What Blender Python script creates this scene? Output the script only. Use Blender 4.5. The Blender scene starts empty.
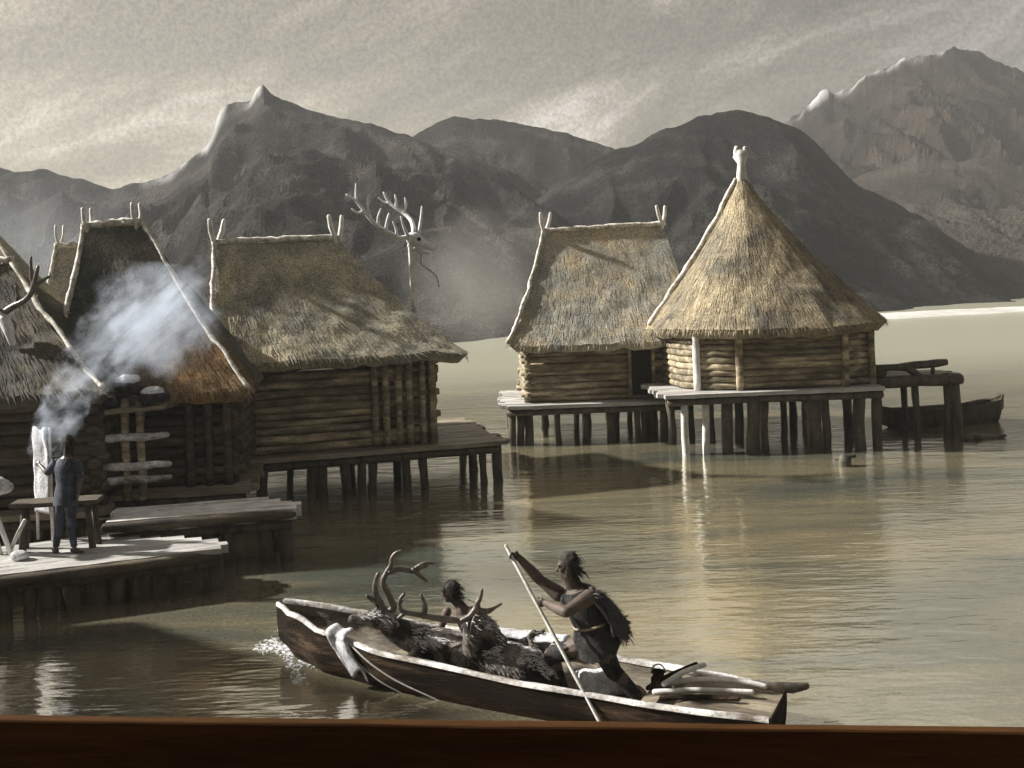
import bpy, bmesh, math, random
from math import sin, cos, pi, radians, sqrt, atan2
from mathutils import Vector, Matrix, noise
random.seed(7)
V = Vector
scene = bpy.context.scene
COL = scene.collection

# ---------------------------------------------------------------- camera
F, CX, HY, CH, ROLL = 1000.0, 512.0, 290.0, 4.4, radians(2.0)
cam = bpy.data.cameras.new("camera"); cam_o = bpy.data.objects.new("camera", cam); COL.objects.link(cam_o)
cam.sensor_width = 36; cam.lens = 36 * F / 1024.0
cam.shift_y = -(384 - HY) / 1024.0
cam.clip_start = 0.05; cam.clip_end = 6000
cam_o.location = (0, 0, CH); cam_o.rotation_euler = (radians(90), ROLL, 0)
scene.camera = cam_o
SR, CR = sin(ROLL), cos(ROLL)

def P(px, py, Y):
    dx, dy = px - CX, py - HY
    u = dx * CR - dy * SR; v = dx * SR + dy * CR
    return V((u * Y / F, Y, CH - v * Y / F))

def PZ(px, py, z):
    dx, dy = px - CX, py - HY
    v = dx * SR + dy * CR
    return P(px, py, (CH - z) * F / v)

# ---------------------------------------------------------------- materials
def nd(nt, t, **kw):
    n = nt.nodes.new(t)
    for k, v in kw.items():
        if k in n.inputs: n.inputs[k].default_value = v
        else: setattr(n, k, v)
    return n

def mat(name, c1, c2, scale=3.0, stretch=(1, 1, 1), rough=.8, bump=.3, grain=60.0, grain_amt=.35, c3=None, island=0.0, spec=.3, bdist=.02):
    m = bpy.data.materials.new(name); m.use_nodes = True
    nt = m.node_tree; L = nt.links; b = nt.nodes['Principled BSDF']
    tc = nd(nt, 'ShaderNodeTexCoord'); mp = nd(nt, 'ShaderNodeMapping'); mp.inputs['Scale'].default_value = stretch
    L.new(tc.outputs['Object'], mp.inputs['Vector'])
    n1 = nd(nt, 'ShaderNodeTexNoise', Scale=scale, Detail=6.0, Roughness=.65); L.new(mp.outputs[0], n1.inputs['Vector'])
    r = nd(nt, 'ShaderNodeValToRGB'); r.color_ramp.elements[0].position = .34; r.color_ramp.elements[1].position = .66
    r.color_ramp.elements[0].color = (*c1, 1); r.color_ramp.elements[1].color = (*c2, 1)
    if c3:
        e = r.color_ramp.elements.new(.5); e.color = (*c3, 1)
    L.new(n1.outputs['Fac'], r.inputs['Fac'])
    n2 = nd(nt, 'ShaderNodeTexNoise', Scale=grain, Detail=3.0, Roughness=.7); L.new(mp.outputs[0], n2.inputs['Vector'])
    mr = nd(nt, 'ShaderNodeMapRange'); mr.inputs['From Min'].default_value = .3; mr.inputs['From Max'].default_value = .7
    mr.inputs['To Min'].default_value = 1 - grain_amt; mr.inputs['To Max'].default_value = 1 + grain_amt
    L.new(n2.outputs['Fac'], mr.inputs['Value'])
    last = mr.outputs[0]
    if island:
        g = nd(nt, 'ShaderNodeNewGeometry'); mi = nd(nt, 'ShaderNodeMapRange')
        mi.inputs['To Min'].default_value = 1 - island; mi.inputs['To Max'].default_value = 1 + island
        L.new(g.outputs['Random Per Island'], mi.inputs['Value'])
        mm = nd(nt, 'ShaderNodeMath', operation='MULTIPLY'); L.new(last, mm.inputs[0]); L.new(mi.outputs[0], mm.inputs[1]); last = mm.outputs[0]
    vm = nd(nt, 'ShaderNodeVectorMath', operation='SCALE'); L.new(r.outputs['Color'], vm.inputs[0]); L.new(last, vm.inputs['Scale'])
    L.new(vm.outputs[0], b.inputs['Base Color'])
    b.inputs['Roughness'].default_value = rough; b.inputs['Specular IOR Level'].default_value = spec
    if bump:
        ad = nd(nt, 'ShaderNodeMath', operation='ADD'); L.new(n1.outputs['Fac'], ad.inputs[0]); L.new(n2.outputs['Fac'], ad.inputs[1])
        bp = nd(nt, 'ShaderNodeBump', Strength=bump, Distance=bdist); L.new(ad.outputs[0], bp.inputs['Height']); L.new(bp.outputs[0], b.inputs['Normal'])
    return m

M = {}
M['thatch'] = mat('weathered_thatch', (.20, .195, .165), (.48, .42, .29), 1.0, (1, 1, 1), .9, .6, 22, .6, (.33, .305, .23), island=.22)
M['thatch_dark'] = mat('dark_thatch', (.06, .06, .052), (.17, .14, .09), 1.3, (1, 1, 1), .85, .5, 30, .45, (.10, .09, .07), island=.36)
M['thatch_grey'] = mat('grey_thatch', (.24, .24, .215), (.46, .38, .25), .8, (1, 1, 1), .9, .6, 22, .6, (.34, .32, .26), island=.22)
M['thatch_rust'] = mat('rusty_thatch', (.09, .09, .08), (.33, .20, .10), .9, (1, 1, 1), .85, .5, 30, .45, (.17, .14, .095), island=.36)
M['straw'] = mat('rim_lit_straw', (.24, .205, .15), (.80, .77, .70), 7, (1, 1, 1), .7, .4, 40, .3, island=.25)  # pale, so roof edges and ridges carry their rim highlight in the colour
M['log'] = mat('old_log', (.10, .083, .057), (.56, .47, .31), 2.2, (.5, 2.2, 2.2), .8, .6, 35, .4, (.24, .20, .13), island=.35)
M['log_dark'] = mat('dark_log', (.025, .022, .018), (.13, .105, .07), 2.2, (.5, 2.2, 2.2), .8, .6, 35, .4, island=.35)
M['pile'] = mat('wet_pile', (.03, .027, .02), (.13, .11, .075), 2.5, (2, 2, .5), .6, .6, 30, .4)
M['pale_wood'] = mat('wet_highlight_wood', (.45, .43, .39), (.78, .76, .72), 4, (1, 1, 1), .6, .3, 40, .2)
M['deck'] = mat('silvery_plank', (.30, .29, .27), (.62, .60, .57), 2.0, (.4, 2, 2), .42, .4, 40, .3, island=.2, spec=.6)
M['deck_tan'] = mat('worn_plank', (.14, .12, .085), (.36, .31, .22), 2.0, (.4, 2, 2), .5, .4, 40, .3, island=.3, spec=.5)
M['bone'] = mat('bone', (.5, .5, .5), (.82, .82, .80), 8, (1, 1, 1), .55, .2, 50, .2)
M['antler'] = mat('dark_antler', (.03, .025, .02), (.17, .14, .11), 9, (1, 1, 1), .35, .3, 60, .3, spec=.6)
M['fur'] = mat('deer_fur', (.012, .011, .010), (.30, .27, .24), 3.2, (1, 1, 1), .7, .6, 60, .5, (.035, .03, .026), spec=.2, bdist=.01, island=.45)
for n_ in M['fur'].node_tree.nodes:
    if n_.type == 'VALTORGB': n_.color_ramp.elements[1].position = .47; n_.color_ramp.elements[2].position = .62
M['fur_pale'] = mat('pale_fur', (.35, .34, .33), (.66, .65, .64), 7, (1, 1, 1), .7, .6, 70, .3)
M['hull'] = mat('dugout_wood', (.016, .012, .009), (.125, .085, .056), 1.3, (.35, 4, 4), .85, .9, 22, .6, (.026, .018, .012), spec=.06)
M['hull_in'] = mat('dugout_hollow', (.05, .04, .03), (.34, .29, .21), 2, (.5, 3, 3), .6, .5, 28, .35)
M['skin'] = mat('tanned_skin', (.055, .042, .034), (.12, .088, .068), 6, (1, 1, 1), .6, .25, 60, .3, spec=.3)
M['skin_dark'] = mat('darker_skin', (.05, .04, .035), (.10, .075, .06), 6, (1, 1, 1), .42, .15, 60, .15, spec=.6)  # slightly darker skin tone for the standing person
M['hair'] = mat('dark_hair', (.012, .011, .010), (.05, .045, .04), 18, (1, 1, 1), .7, .6, 80, .4, spec=.15, island=.5)
M['cloth'] = mat('dark_hide_cloth', (.008, .008, .009), (.05, .047, .045), 9, (1, 1, 1), .8, .6, 60, .5, spec=.15)
M['cloth_navy'] = mat('dark_blue_grey_cloth', (.010, .013, .022), (.065, .075, .11), 8, (1, 1, 1), .6, .5, 60, .3)
M['hide'] = mat('pale_hide', (.30, .30, .31), (.76, .76, .78), 6, (1, 1, 1), .7, .6, 30, .3)
M['rope'] = mat('pale_rope', (.35, .34, .31), (.6, .58, .54), 30, (1, 1, 1), .7, .3, 90, .2)
M['gunwale'] = mat('worn_gunwale', (.13, .105, .08), (.80, .78, .75), 3.5, (.7, 1, 1), .7, .6, 30, .4)
M['frame_wood'] = mat('dark_varnished_frame', (.038, .017, .0065), (.075, .036, .014), 2.2, (.25, 5, 5), .8, .15, 26, .25, spec=.03)
M['eye'] = mat('eye', (.01, .01, .01), (.02, .02, .02), 8, rough=.2, bump=0)
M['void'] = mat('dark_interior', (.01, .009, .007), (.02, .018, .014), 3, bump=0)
M['beach'] = mat('pale_beach', (.45, .44, .40), (.62, .61, .57), .2, (1, 1, 1), .8, .2, 3, .2)
M['foam'] = mat('foam', (.75, .76, .78), (.85, .86, .88), 9, rough=.6, bump=.2)

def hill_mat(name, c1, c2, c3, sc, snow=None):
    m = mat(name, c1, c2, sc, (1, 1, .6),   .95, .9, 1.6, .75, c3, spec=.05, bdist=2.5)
    nt = m.node_tree; L = nt.links; b = nt.nodes['Principled BSDF']      # sunlit ridge rims, with far snow, painted in as pale colour
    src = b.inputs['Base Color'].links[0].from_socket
    at = nd(nt, 'ShaderNodeAttribute'); at.attribute_name = 'rim_and_snow'
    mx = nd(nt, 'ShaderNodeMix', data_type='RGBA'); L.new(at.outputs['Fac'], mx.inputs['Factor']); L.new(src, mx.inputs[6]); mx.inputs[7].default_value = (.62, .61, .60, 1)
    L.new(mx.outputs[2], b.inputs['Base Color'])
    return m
M['hill_a'] = hill_mat('grey_rock', (.007, .007, .007), (.075, .067, .058), (.026, .0245, .023), .07)
M['hill_b'] = hill_mat('dark_rock', (.004, .004, .0045), (.055, .051, .046), (.015, .0145, .0145), .08)
M['hill_c'] = hill_mat('brown_far_rock', (.010, .009, .008), (.072, .056, .042), (.026, .022, .018), .03, snow=131)
M['hill_d'] = hill_mat('brown_rock', (.04, .036, .03), (.09, .078, .064), (.06, .052, .044), .03)

# ---------------------------------------------------------------- mesh builder
class MB:
    def __init__(s): s.v = []; s.f = []
    def add(s, vs, fs):
        o = len(s.v); s.v += [tuple(p) for p in vs]; s.f += [tuple(i + o for i in f) for f in fs]
    def box(s, c, size, rz=0.0, mtx=None, taper=0.0):
        hx, hy, hz = size[0] / 2, size[1] / 2, size[2] / 2
        vs = [V((x * hx, y * hy, z * hz)) for z in (-1, 1) for y in (-1, 1) for x in (-1, 1)]
        R = mtx if mtx is not None else Matrix.Rotation(rz, 3, 'Z')
        s.add([R @ p + V(c) for p in vs], [(0, 2, 3, 1), (4, 5, 7, 6), (0, 1, 5, 4), (2, 6, 7, 3), (0, 4, 6, 2), (1, 3, 7, 5)])
    def beam(s, a, b, w, h, jit=0.0):
        a, b = V(a), V(b); d = (b - a); L = d.length; d.normalize()
        up = V((0, 0, 1)) if abs(d.z) < .95 else V((0, 1, 0))
        x = d.cross(up).normalized(); y = x.cross(d).normalized()
        n = max(1, int(L / .35)) if jit else 1
        vs = []; fs = []
        for i in range(n + 1):
            c = a + d * (L * i / n); j = [random.uniform(-jit, jit) for _ in range(4)]
            c2 = c + x * random.uniform(-jit, jit) * .6
            vs += [c2 - x * w / 2 - y * (h / 2 + j[0]), c2 + x * w / 2 - y * (h / 2 + j[1]), c2 + x * w / 2 + y * (h / 2 + j[2]), c2 - x * w / 2 + y * (h / 2 + j[3])]
        for i in range(n):
            o = 4 * i
            for k in range(4): fs.append((o + k, o + (k + 1) % 4, o + 4 + (k + 1) % 4, o + 4 + k))
        fs.append((3, 2, 1, 0)); o = 4 * n; fs.append((o, o + 1, o + 2, o + 3))
        s.add(vs, fs)
    def tube(s, pts, rads, n=8, rough=0.0, round_ends=False, flat=1.0, up=None):
        pts = [V(p) for p in pts]
        if not isinstance(rads, (list, tuple)): rads = [rads] * len(pts)
        rads = list(rads)
        if round_ends:
            d0 = (pts[0] - pts[1]).normalized(); d1 = (pts[-1] - pts[-2]).normalized(); r0, r1 = rads[0], rads[-1]
            ang = (75, 50, 25)
            pre = [pts[0] + d0 * r0 * sin(radians(a)) for a in ang]; prr = [r0 * cos(radians(a)) for a in ang]
            post = [pts[-1] + d1 * r1 * sin(radians(a)) for a in reversed(ang)]; por = [r1 * cos(radians(a)) for a in reversed(ang)]
            pts = pre + pts + post; rads = prr + rads + por
        vs = []; fs = []; prev = None; m = len(pts); seed = random.uniform(0, 100)
        for i, p in enumerate(pts):
            d = (pts[min(i + 1, m - 1)] - pts[max(i - 1, 0)])
            d = d.normalized() if d.length > 1e-9 else V((0, 0, 1))
            if prev is None:
                ref = V(up) if up is not None else (V((0, 0, 1)) if abs(d.z) < .9 else V((1, 0, 0)))
                x = ref - d * ref.dot(d); x.normalize()
            else:
                x = prev - d * prev.dot(d)
                x = x.normalized() if x.length > 1e-6 else d.orthogonal().normalized()
            prev = x; y = d.cross(x)
            for k in range(n):
                a = 2 * pi * k / n; r = rads[i]
                if rough: r *= 1 + rough * noise.noise(V((cos(a) * 1.3 + seed, sin(a) * 1.3, i * .7)))
                vs.append(p + x * cos(a) * r + y * sin(a) * r * flat)
        for i in range(m - 1):
            for k in range(n):
                k2 = (k + 1) % n
                fs.append((i * n + k, i * n + k2, (i + 1) * n + k2, (i + 1) * n + k))
        fs.append(tuple(reversed(range(n)))); fs.append(tuple((m - 1) * n + k for k in range(n)))
        s.add(vs, fs)
    def ellipsoid(s, c, ax, n=12, m=8):
        """ax: three axis vectors (already scaled)"""
        c = V(c); vs = [c + ax[2]]; fs = []
        for i in range(1, m):
            t = pi * i / m
            for k in range(n):
                a = 2 * pi * k / n
                vs.append(c + ax[0] * sin(t) * cos(a) + ax[1] * sin(t) * sin(a) + ax[2] * cos(t))
        vs.append(c - ax[2]); e = len(vs) - 1
        for k in range(n):
            fs.append((0, 1 + k, 1 + (k + 1) % n)); fs.append((e, e - n + (k + 1) % n, e - n + k))
        for i in range(m - 2):
            for k in range(n):
                k2 = (k + 1) % n
                fs.append((1 + i * n + k, 1 + (i + 1) * n + k, 1 + (i + 1) * n + k2, 1 + i * n + k2))
        s.add(vs, fs)
    def loft(s, rings, cap=True):
        n = len(rings[0]); vs = [p for r in rings for p in r]; fs = []
        for i in range(len(rings) - 1):
            for k in range(n):
                k2 = (k + 1) % n; fs.append((i * n + k, i * n + k2, (i + 1) * n + k2, (i + 1) * n + k))
        if cap: fs.append(tuple(reversed(range(n)))); fs.append(tuple((len(rings) - 1) * n + k for k in range(n)))
        s.add(vs, fs)
    def grid(s, fn, nu, nv, wrap=False):
        vs = [fn(i / nu, j / nv) for j in range(nv + 1) for i in range(nu + 1)]; fs = []
        w = nu + 1
        for j in range(nv):
            for i in range(nu): fs.append((j * w + i, j * w + i + 1, (j + 1) * w + i + 1, (j + 1) * w + i))
        s.add(vs, fs)
    def slab(s, fn, nu, nv, th):
        """closed sheet of thickness th: fn(u,v)->point; normal from differences"""
        def nrm(u, v):
            e = .01; a = fn(min(u + e, 1), v) - fn(max(u - e, 0), v); b = fn(u, min(v + e, 1)) - fn(u, max(v - e, 0))
            n = a.cross(b); return n.normalized() if n.length > 1e-9 else V((0, 0, 1))
        T = [[fn(i / nu, j / nv) for i in range(nu + 1)] for j in range(nv + 1)]
        N = [[nrm(i / nu, j / nv) for i in range(nu + 1)] for j in range(nv + 1)]
        w = nu + 1; k = w * (nv + 1)
        vs = [T[j][i] + N[j][i] * th / 2 for j in range(nv + 1) for i in range(w)] + [T[j][i] - N[j][i] * th / 2 for j in range(nv + 1) for i in range(w)]
        fs = []
        for j in range(nv):
            for i in range(nu):
                q = (j * w + i, j * w + i + 1, (j + 1) * w + i + 1, (j + 1) * w + i); fs.append(q); fs.append(tuple(k + t for t in reversed(q)))
        for i in range(nu):
            fs.append((i + 1, i, k + i, k + i + 1)); a = nv * w + i; fs.append((a, a + 1, k + a + 1, k + a))
        for j in range(nv):
            a = j * w; fs.append((a, a + w, k + a + w, k + a)); a = j * w + nu; fs.append((a + w, a, k + a, k + a + w))
        s.add(vs, fs)
    def strand(s, p, d, nrm, L, w, curl=.15):
        d = d.normalized(); side = d.cross(nrm)
        if side.length < 1e-6: return
        side.normalize(); q = p + d * L * .55 + nrm * L * curl * .3; e = p + d * L + nrm * L * curl * random.uniform(-.3, 1)
        s.add([p - side * w / 2, p + side * w / 2, q + side * w * .45, q - side * w * .45, e], [(0, 1, 2, 3), (3, 2, 4)])
    def mesh(s, name, m, smooth=False):
        me = bpy.data.meshes.new(name); me.from_pydata(s.v, [], s.f); me.update()
        for x in (m if isinstance(m, (list, tuple)) else [m]): me.materials.append(x)
        if smooth: me.polygons.foreach_set('use_smooth', [True] * len(me.polygons))
        return me
    def build(s, name, m, parent=None, smooth=False):
        o = bpy.data.objects.new(name, s.mesh(name, m, smooth)); COL.objects.link(o)
        if parent is not None:
            o.parent = parent
        return o

def place_child(o, parent):   # parent given in world coordinates: keep world shape
    o.parent = parent; o.matrix_parent_inverse = Matrix.LocRotScale(parent.location, parent.rotation_euler, None).inverted()
    return o

def tag(o, label=None, cat=None, group=None, kind=None):
    if label: o['label'] = label
    if cat: o['category'] = cat
    if group: o['group'] = group
    if kind: o['kind'] = kind
    return o

def thing(name, label, cat, loc=(0, 0, 0), rz=0.0, group=None):
    o = bpy.data.objects.new(name, None); COL.objects.link(o); o.location = loc; o.rotation_euler = (0, 0, rz); o.empty_display_size = .2
    return tag(o, label, cat, group)

def recentre(o):   # move a one-mesh thing's origin to its own base
    me = o.data; n = len(me.vertices)
    xs = [v.co.x for v in me.vertices]; ys = [v.co.y for v in me.vertices]; zs = [v.co.z for v in me.vertices]
    c = V(((min(xs) + max(xs)) / 2, (min(ys) + max(ys)) / 2, min(zs)))
    me.transform(Matrix.Translation(-c)); o.location = o.location + c
    return o

def union(mb, voxel, smooth=4):
    """closed pieces -> one continuous surface"""
    me = bpy.data.meshes.new('tmp'); me.from_pydata(mb.v, [], mb.f); me.update()
    o = bpy.data.objects.new('tmp', me); COL.objects.link(o)
    bm = bmesh.new(); bm.from_mesh(me); bmesh.ops.recalc_face_normals(bm, faces=bm.faces); bm.to_mesh(me); bm.free()
    r = o.modifiers.new('r', 'REMESH'); r.mode = 'VOXEL'; r.voxel_size = voxel; r.use_smooth_shade = True
    if smooth:
        sm = o.modifiers.new('s', 'SMOOTH'); sm.factor = .5; sm.iterations = smooth
    dg = bpy.context.evaluated_depsgraph_get(); dg.update()
    out = bpy.data.meshes.new_from_object(o.evaluated_get(dg))
    bpy.data.objects.remove(o); bpy.data.meshes.remove(me)
    out.polygons.foreach_set('use_smooth', [True] * len(out.polygons))
    return out

def obj(name, me, m, parent=None):
    me.name = name; me.materials.clear(); me.materials.append(m)
    o = bpy.data.objects.new(name, me); COL.objects.link(o)
    if parent is not None: place_child(o, parent)
    return o

def add_tufts(me, n, ln, wd, back, cond=None):
    """short hairs on a finished body surface, combed along 'back'"""
    bm = bmesh.new(); bm.from_mesh(me); bm.normal_update(); vs = list(bm.verts); mb = MB()
    for _ in range(n):
        v = random.choice(vs)
        if cond and not cond(v.co): continue
        d = back + V((random.gauss(0, .35), random.gauss(0, .35), random.gauss(-.25, .3))); d = d - v.normal * d.dot(v.normal) * .8
        if d.length > .05: mb.strand(v.co.copy(), d, v.normal.copy(), random.uniform(.5, 1.2) * ln, wd, .35)
    for p in mb.v: bm.verts.new(p)
    bm.verts.ensure_lookup_table(); o = len(bm.verts) - len(mb.v)
    for f in mb.f: bm.faces.new([bm.verts[o + i] for i in f])
    bm.to_mesh(me); bm.free(); me.update()

# ---------------------------------------------------------------- sky, sun, haze
SUN_AZ, SUN_EL = radians(-80), radians(33)      # azimuth from +Y towards +X
w = bpy.data.worlds.new("World"); scene.world = w; w.use_nodes = True
nt = w.node_tree; L = nt.links; bg = nt.nodes['Background']
sky = nd(nt, 'ShaderNodeTexSky'); sky.sky_type = 'NISHITA'; sky.sun_disc = False
sky.sun_elevation = SUN_EL; sky.sun_rotation = SUN_AZ
sky.dust_density = 3.0; sky.air_density = 1.0
tc = nd(nt, 'ShaderNodeTexCoord'); m0 = nd(nt, 'ShaderNodeMapping'); m0.inputs['Rotation'].default_value = (0, .42, 0); L.new(tc.outputs['Generated'], m0.inputs[0])
mp = nd(nt, 'ShaderNodeMapping'); mp.inputs['Scale'].default_value = (1.1, 1.1, 4.6); L.new(m0.outputs[0], mp.inputs[0])
cn = nd(nt, 'ShaderNodeTexNoise', Scale=2.6, Detail=8.0, Roughness=.6, Distortion=.4); L.new(mp.outputs[0], cn.inputs['Vector'])
cr = nd(nt, 'ShaderNodeValToRGB'); e = cr.color_ramp.elements
e[0].position = .40; e[0].color = (1.30, 1.09, .72, 1); e[1].position = .63; e[1].color = (3.9, 3.45, 2.9, 1)
e1 = e.new(.5); e1.color = (2.0, 1.68, 1.16, 1)
L.new(cn.outputs['Fac'], cr.inputs['Fac'])
gn = nd(nt, 'ShaderNodeTexNoise', Scale=260.0, Detail=3.0, Roughness=.7); L.new(tc.outputs['Generated'], gn.inputs['Vector'])
gr = nd(nt, 'ShaderNodeMapRange'); gr.inputs['From Min'].default_value = .3; gr.inputs['From Max'].default_value = .7; gr.inputs['To Min'].default_value = .6; gr.inputs['To Max'].default_value = 1.4
L.new(gn.outputs['Fac'], gr.inputs['Value'])
# cloud deck is brighter towards the sun
dp = nd(nt, 'ShaderNodeVectorMath', operation='DOT_PRODUCT'); L.new(tc.outputs['Generated'], dp.inputs[0])
dp.inputs[1].default_value = (-.62, .66, .42)
gl = nd(nt, 'ShaderNodeMapRange'); gl.inputs['From Min'].default_value = .35; gl.inputs['From Max'].default_value = 1.0; gl.inputs['To Min'].default_value = .44; gl.inputs['To Max'].default_value = 1.5
L.new(dp.outputs['Value'], gl.inputs['Value'])
m1 = nd(nt, 'ShaderNodeMath', operation='MULTIPLY'); L.new(gr.outputs[0], m1.inputs[0]); L.new(gl.outputs[0], m1.inputs[1])
cs = nd(nt, 'ShaderNodeVectorMath', operation='SCALE'); L.new(cr.outputs[0], cs.inputs[0]); L.new(m1.outputs[0], cs.inputs['Scale'])
mx = nd(nt, 'ShaderNodeMix', data_type='RGBA'); mx.inputs['Factor'].default_value = .88
L.new(sky.outputs[0], mx.inputs[6]); L.new(cs.outputs[0], mx.inputs[7]); L.new(mx.outputs[2], bg.inputs['Color'])
bg.inputs['Strength'].default_value = .082

sl = bpy.data.lights.new('sun', 'SUN'); so = bpy.data.objects.new('sun', sl); COL.objects.link(so)
sl.energy = 5.0; sl.angle = radians(2.0); sl.color = (1.0, .97, .92)
sdir = V((sin(SUN_AZ) * cos(SUN_EL), cos(SUN_AZ) * cos(SUN_EL), sin(SUN_EL)))
so.rotation_euler = (-sdir).to_track_quat('-Z', 'Y').to_euler(); so.location = (0, 0, 60)

HAZE = .00042
hz = MB(); hz.box((0, 265, 56), (1100, 640, 120)); ho = hz.build('haze', bpy.data.materials.new('haze')); tag(ho, kind='stuff')
hm = ho.data.materials[0]; hm.use_nodes = True; nt = hm.node_tree; nt.nodes.remove(nt.nodes['Principled BSDF'])
pv = nd(nt, 'ShaderNodeVolumePrincipled'); pv.inputs['Color'].default_value = (.80, .80, .80, 1); pv.inputs['Density'].default_value = HAZE; pv.inputs['Anisotropy'].default_value = .2
nt.links.new(pv.outputs[0], nt.nodes['Material Output'].inputs['Volume'])

# ---------------------------------------------------------------- water
def water_mat():
    m = bpy.data.materials.new('lake_water'); m.use_nodes = True; nt = m.node_tree; L = nt.links; b = nt.nodes['Principled BSDF']
    tc = nd(nt, 'ShaderNodeTexCoord')
    def nz(scale, st, det, rough=.6, dist=0.0):
        mp = nd(nt, 'ShaderNodeMapping'); mp.inputs['Scale'].default_value = st; L.new(tc.outputs['Object'], mp.inputs[0])
        n = nd(nt, 'ShaderNodeTexNoise', Scale=scale, Detail=det, Roughness=rough, Distortion=dist); L.new(mp.outputs[0], n.inputs['Vector']); return n
    big = nz(.22, (.5, 1.6, 1), 5.0, .6, .6)
    r = nd(nt, 'ShaderNodeValToRGB'); e = r.color_ramp.elements
    e[0].position = .38; e[0].color = (.105, .12, .10, 1); e[1].position = .60; e[1].color = (.29, .25, .155, 1)
    L.new(big.outputs['Fac'], r.inputs['Fac'])
    gn = nz(22, (1, 1.3, 1), 4.0, .8)
    mr = nd(nt, 'ShaderNodeMapRange'); mr.inputs['From Min'].default_value = .3; mr.inputs['From Max'].default_value = .7; mr.inputs['To Min'].default_value = .5; mr.inputs['To Max'].default_value = 1.5
    L.new(gn.outputs['Fac'], mr.inputs['Value'])
    vm = nd(nt, 'ShaderNodeVectorMath', operation='SCALE'); L.new(r.outputs[0], vm.inputs[0]); L.new(mr.outputs[0], vm.inputs['Scale']); 
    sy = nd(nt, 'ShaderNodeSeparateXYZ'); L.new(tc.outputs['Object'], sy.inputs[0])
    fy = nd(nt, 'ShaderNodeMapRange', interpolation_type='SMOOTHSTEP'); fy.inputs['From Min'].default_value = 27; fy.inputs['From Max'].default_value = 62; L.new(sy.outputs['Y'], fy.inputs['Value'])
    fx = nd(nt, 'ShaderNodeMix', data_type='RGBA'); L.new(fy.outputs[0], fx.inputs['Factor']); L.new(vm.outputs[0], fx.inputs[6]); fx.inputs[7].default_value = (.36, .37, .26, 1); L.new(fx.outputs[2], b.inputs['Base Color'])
    b.inputs['Roughness'].default_value = .12; b.inputs['IOR'].default_value = 1.33
    w1 = nz(1.1, (.45, 1.5, 1), 3.0); w2 = nz(5.0, (.5, 1.4, 1), 3.0)
    a = nd(nt, 'ShaderNodeMath', operation='MULTIPLY_ADD'); L.new(w2.outputs['Fac'], a.inputs[0]); a.inputs[1].default_value = .22; L.new(w1.outputs['Fac'], a.inputs[2])
    bp = nd(nt, 'ShaderNodeBump', Strength=.34, Distance=.10); L.new(a.outputs[0], bp.inputs['Height']); L.new(bp.outputs[0], b.inputs['Normal'])
    g = nd(nt, 'ShaderNodeBsdfGlossy', Roughness=.09); g.inputs['Color'].default_value = (1.0, .965, .83, 1); L.new(bp.outputs[0], g.inputs['Normal'])
    fr = nd(nt, 'ShaderNodeLayerWeight', Blend=.35); L.new(bp.outputs[0], fr.inputs['Normal'])
    fm = nd(nt, 'ShaderNodeMapRange'); fm.inputs['To Min'].default_value = .50; fm.inputs['To Max'].default_value = .62; L.new(fr.outputs['Facing'], fm.inputs['Value'])
    gr_ = nd(nt, 'ShaderNodeMapRange'); gr_.inputs['To Min'].default_value = .10; gr_.inputs['To Max'].default_value = .45; L.new(fy.outputs[0], gr_.inputs['Value']); L.new(gr_.outputs[0], g.inputs['Roughness'])
    fs_ = nd(nt, 'ShaderNodeMath', operation='MULTIPLY_ADD'); L.new(fy.outputs[0], fs_.inputs[0]); fs_.inputs[1].default_value = -.3
    gm = nd(nt, 'ShaderNodeMath', operation='MULTIPLY_ADD'); L.new(mr.outputs[0], gm.inputs[0]); gm.inputs[1].default_value = -.30; gm.inputs[2].default_value = .30   # specks of drifting matter dull the mirror
    ga = nd(nt, 'ShaderNodeMath', operation='ADD'); L.new(gm.outputs[0], ga.inputs[0]); L.new(fm.outputs[0], ga.inputs[1]); L.new(ga.outputs[0], fs_.inputs[2])
    ms = nd(nt, 'ShaderNodeMixShader'); L.new(fs_.outputs[0], ms.inputs[0]); L.new(b.outputs[0], ms.inputs[1]); L.new(g.outputs[0], ms.inputs[2]); L.new(ms.outputs[0], nt.nodes['Material Output'].inputs['Surface'])
    return m
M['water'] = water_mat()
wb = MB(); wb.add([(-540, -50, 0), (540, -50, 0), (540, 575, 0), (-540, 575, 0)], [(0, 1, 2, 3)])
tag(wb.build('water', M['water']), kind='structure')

# ---------------------------------------------------------------- hills
def interp(pr, x):
    if x <= pr[0][0]: return pr[0][1]
    for (x0, y0), (x1, y1) in zip(pr, pr[1:]):
        if x <= x1: t = (x - x0) / (x1 - x0); return y0 + (y1 - y0) * t
    return pr[-1][1]

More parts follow.
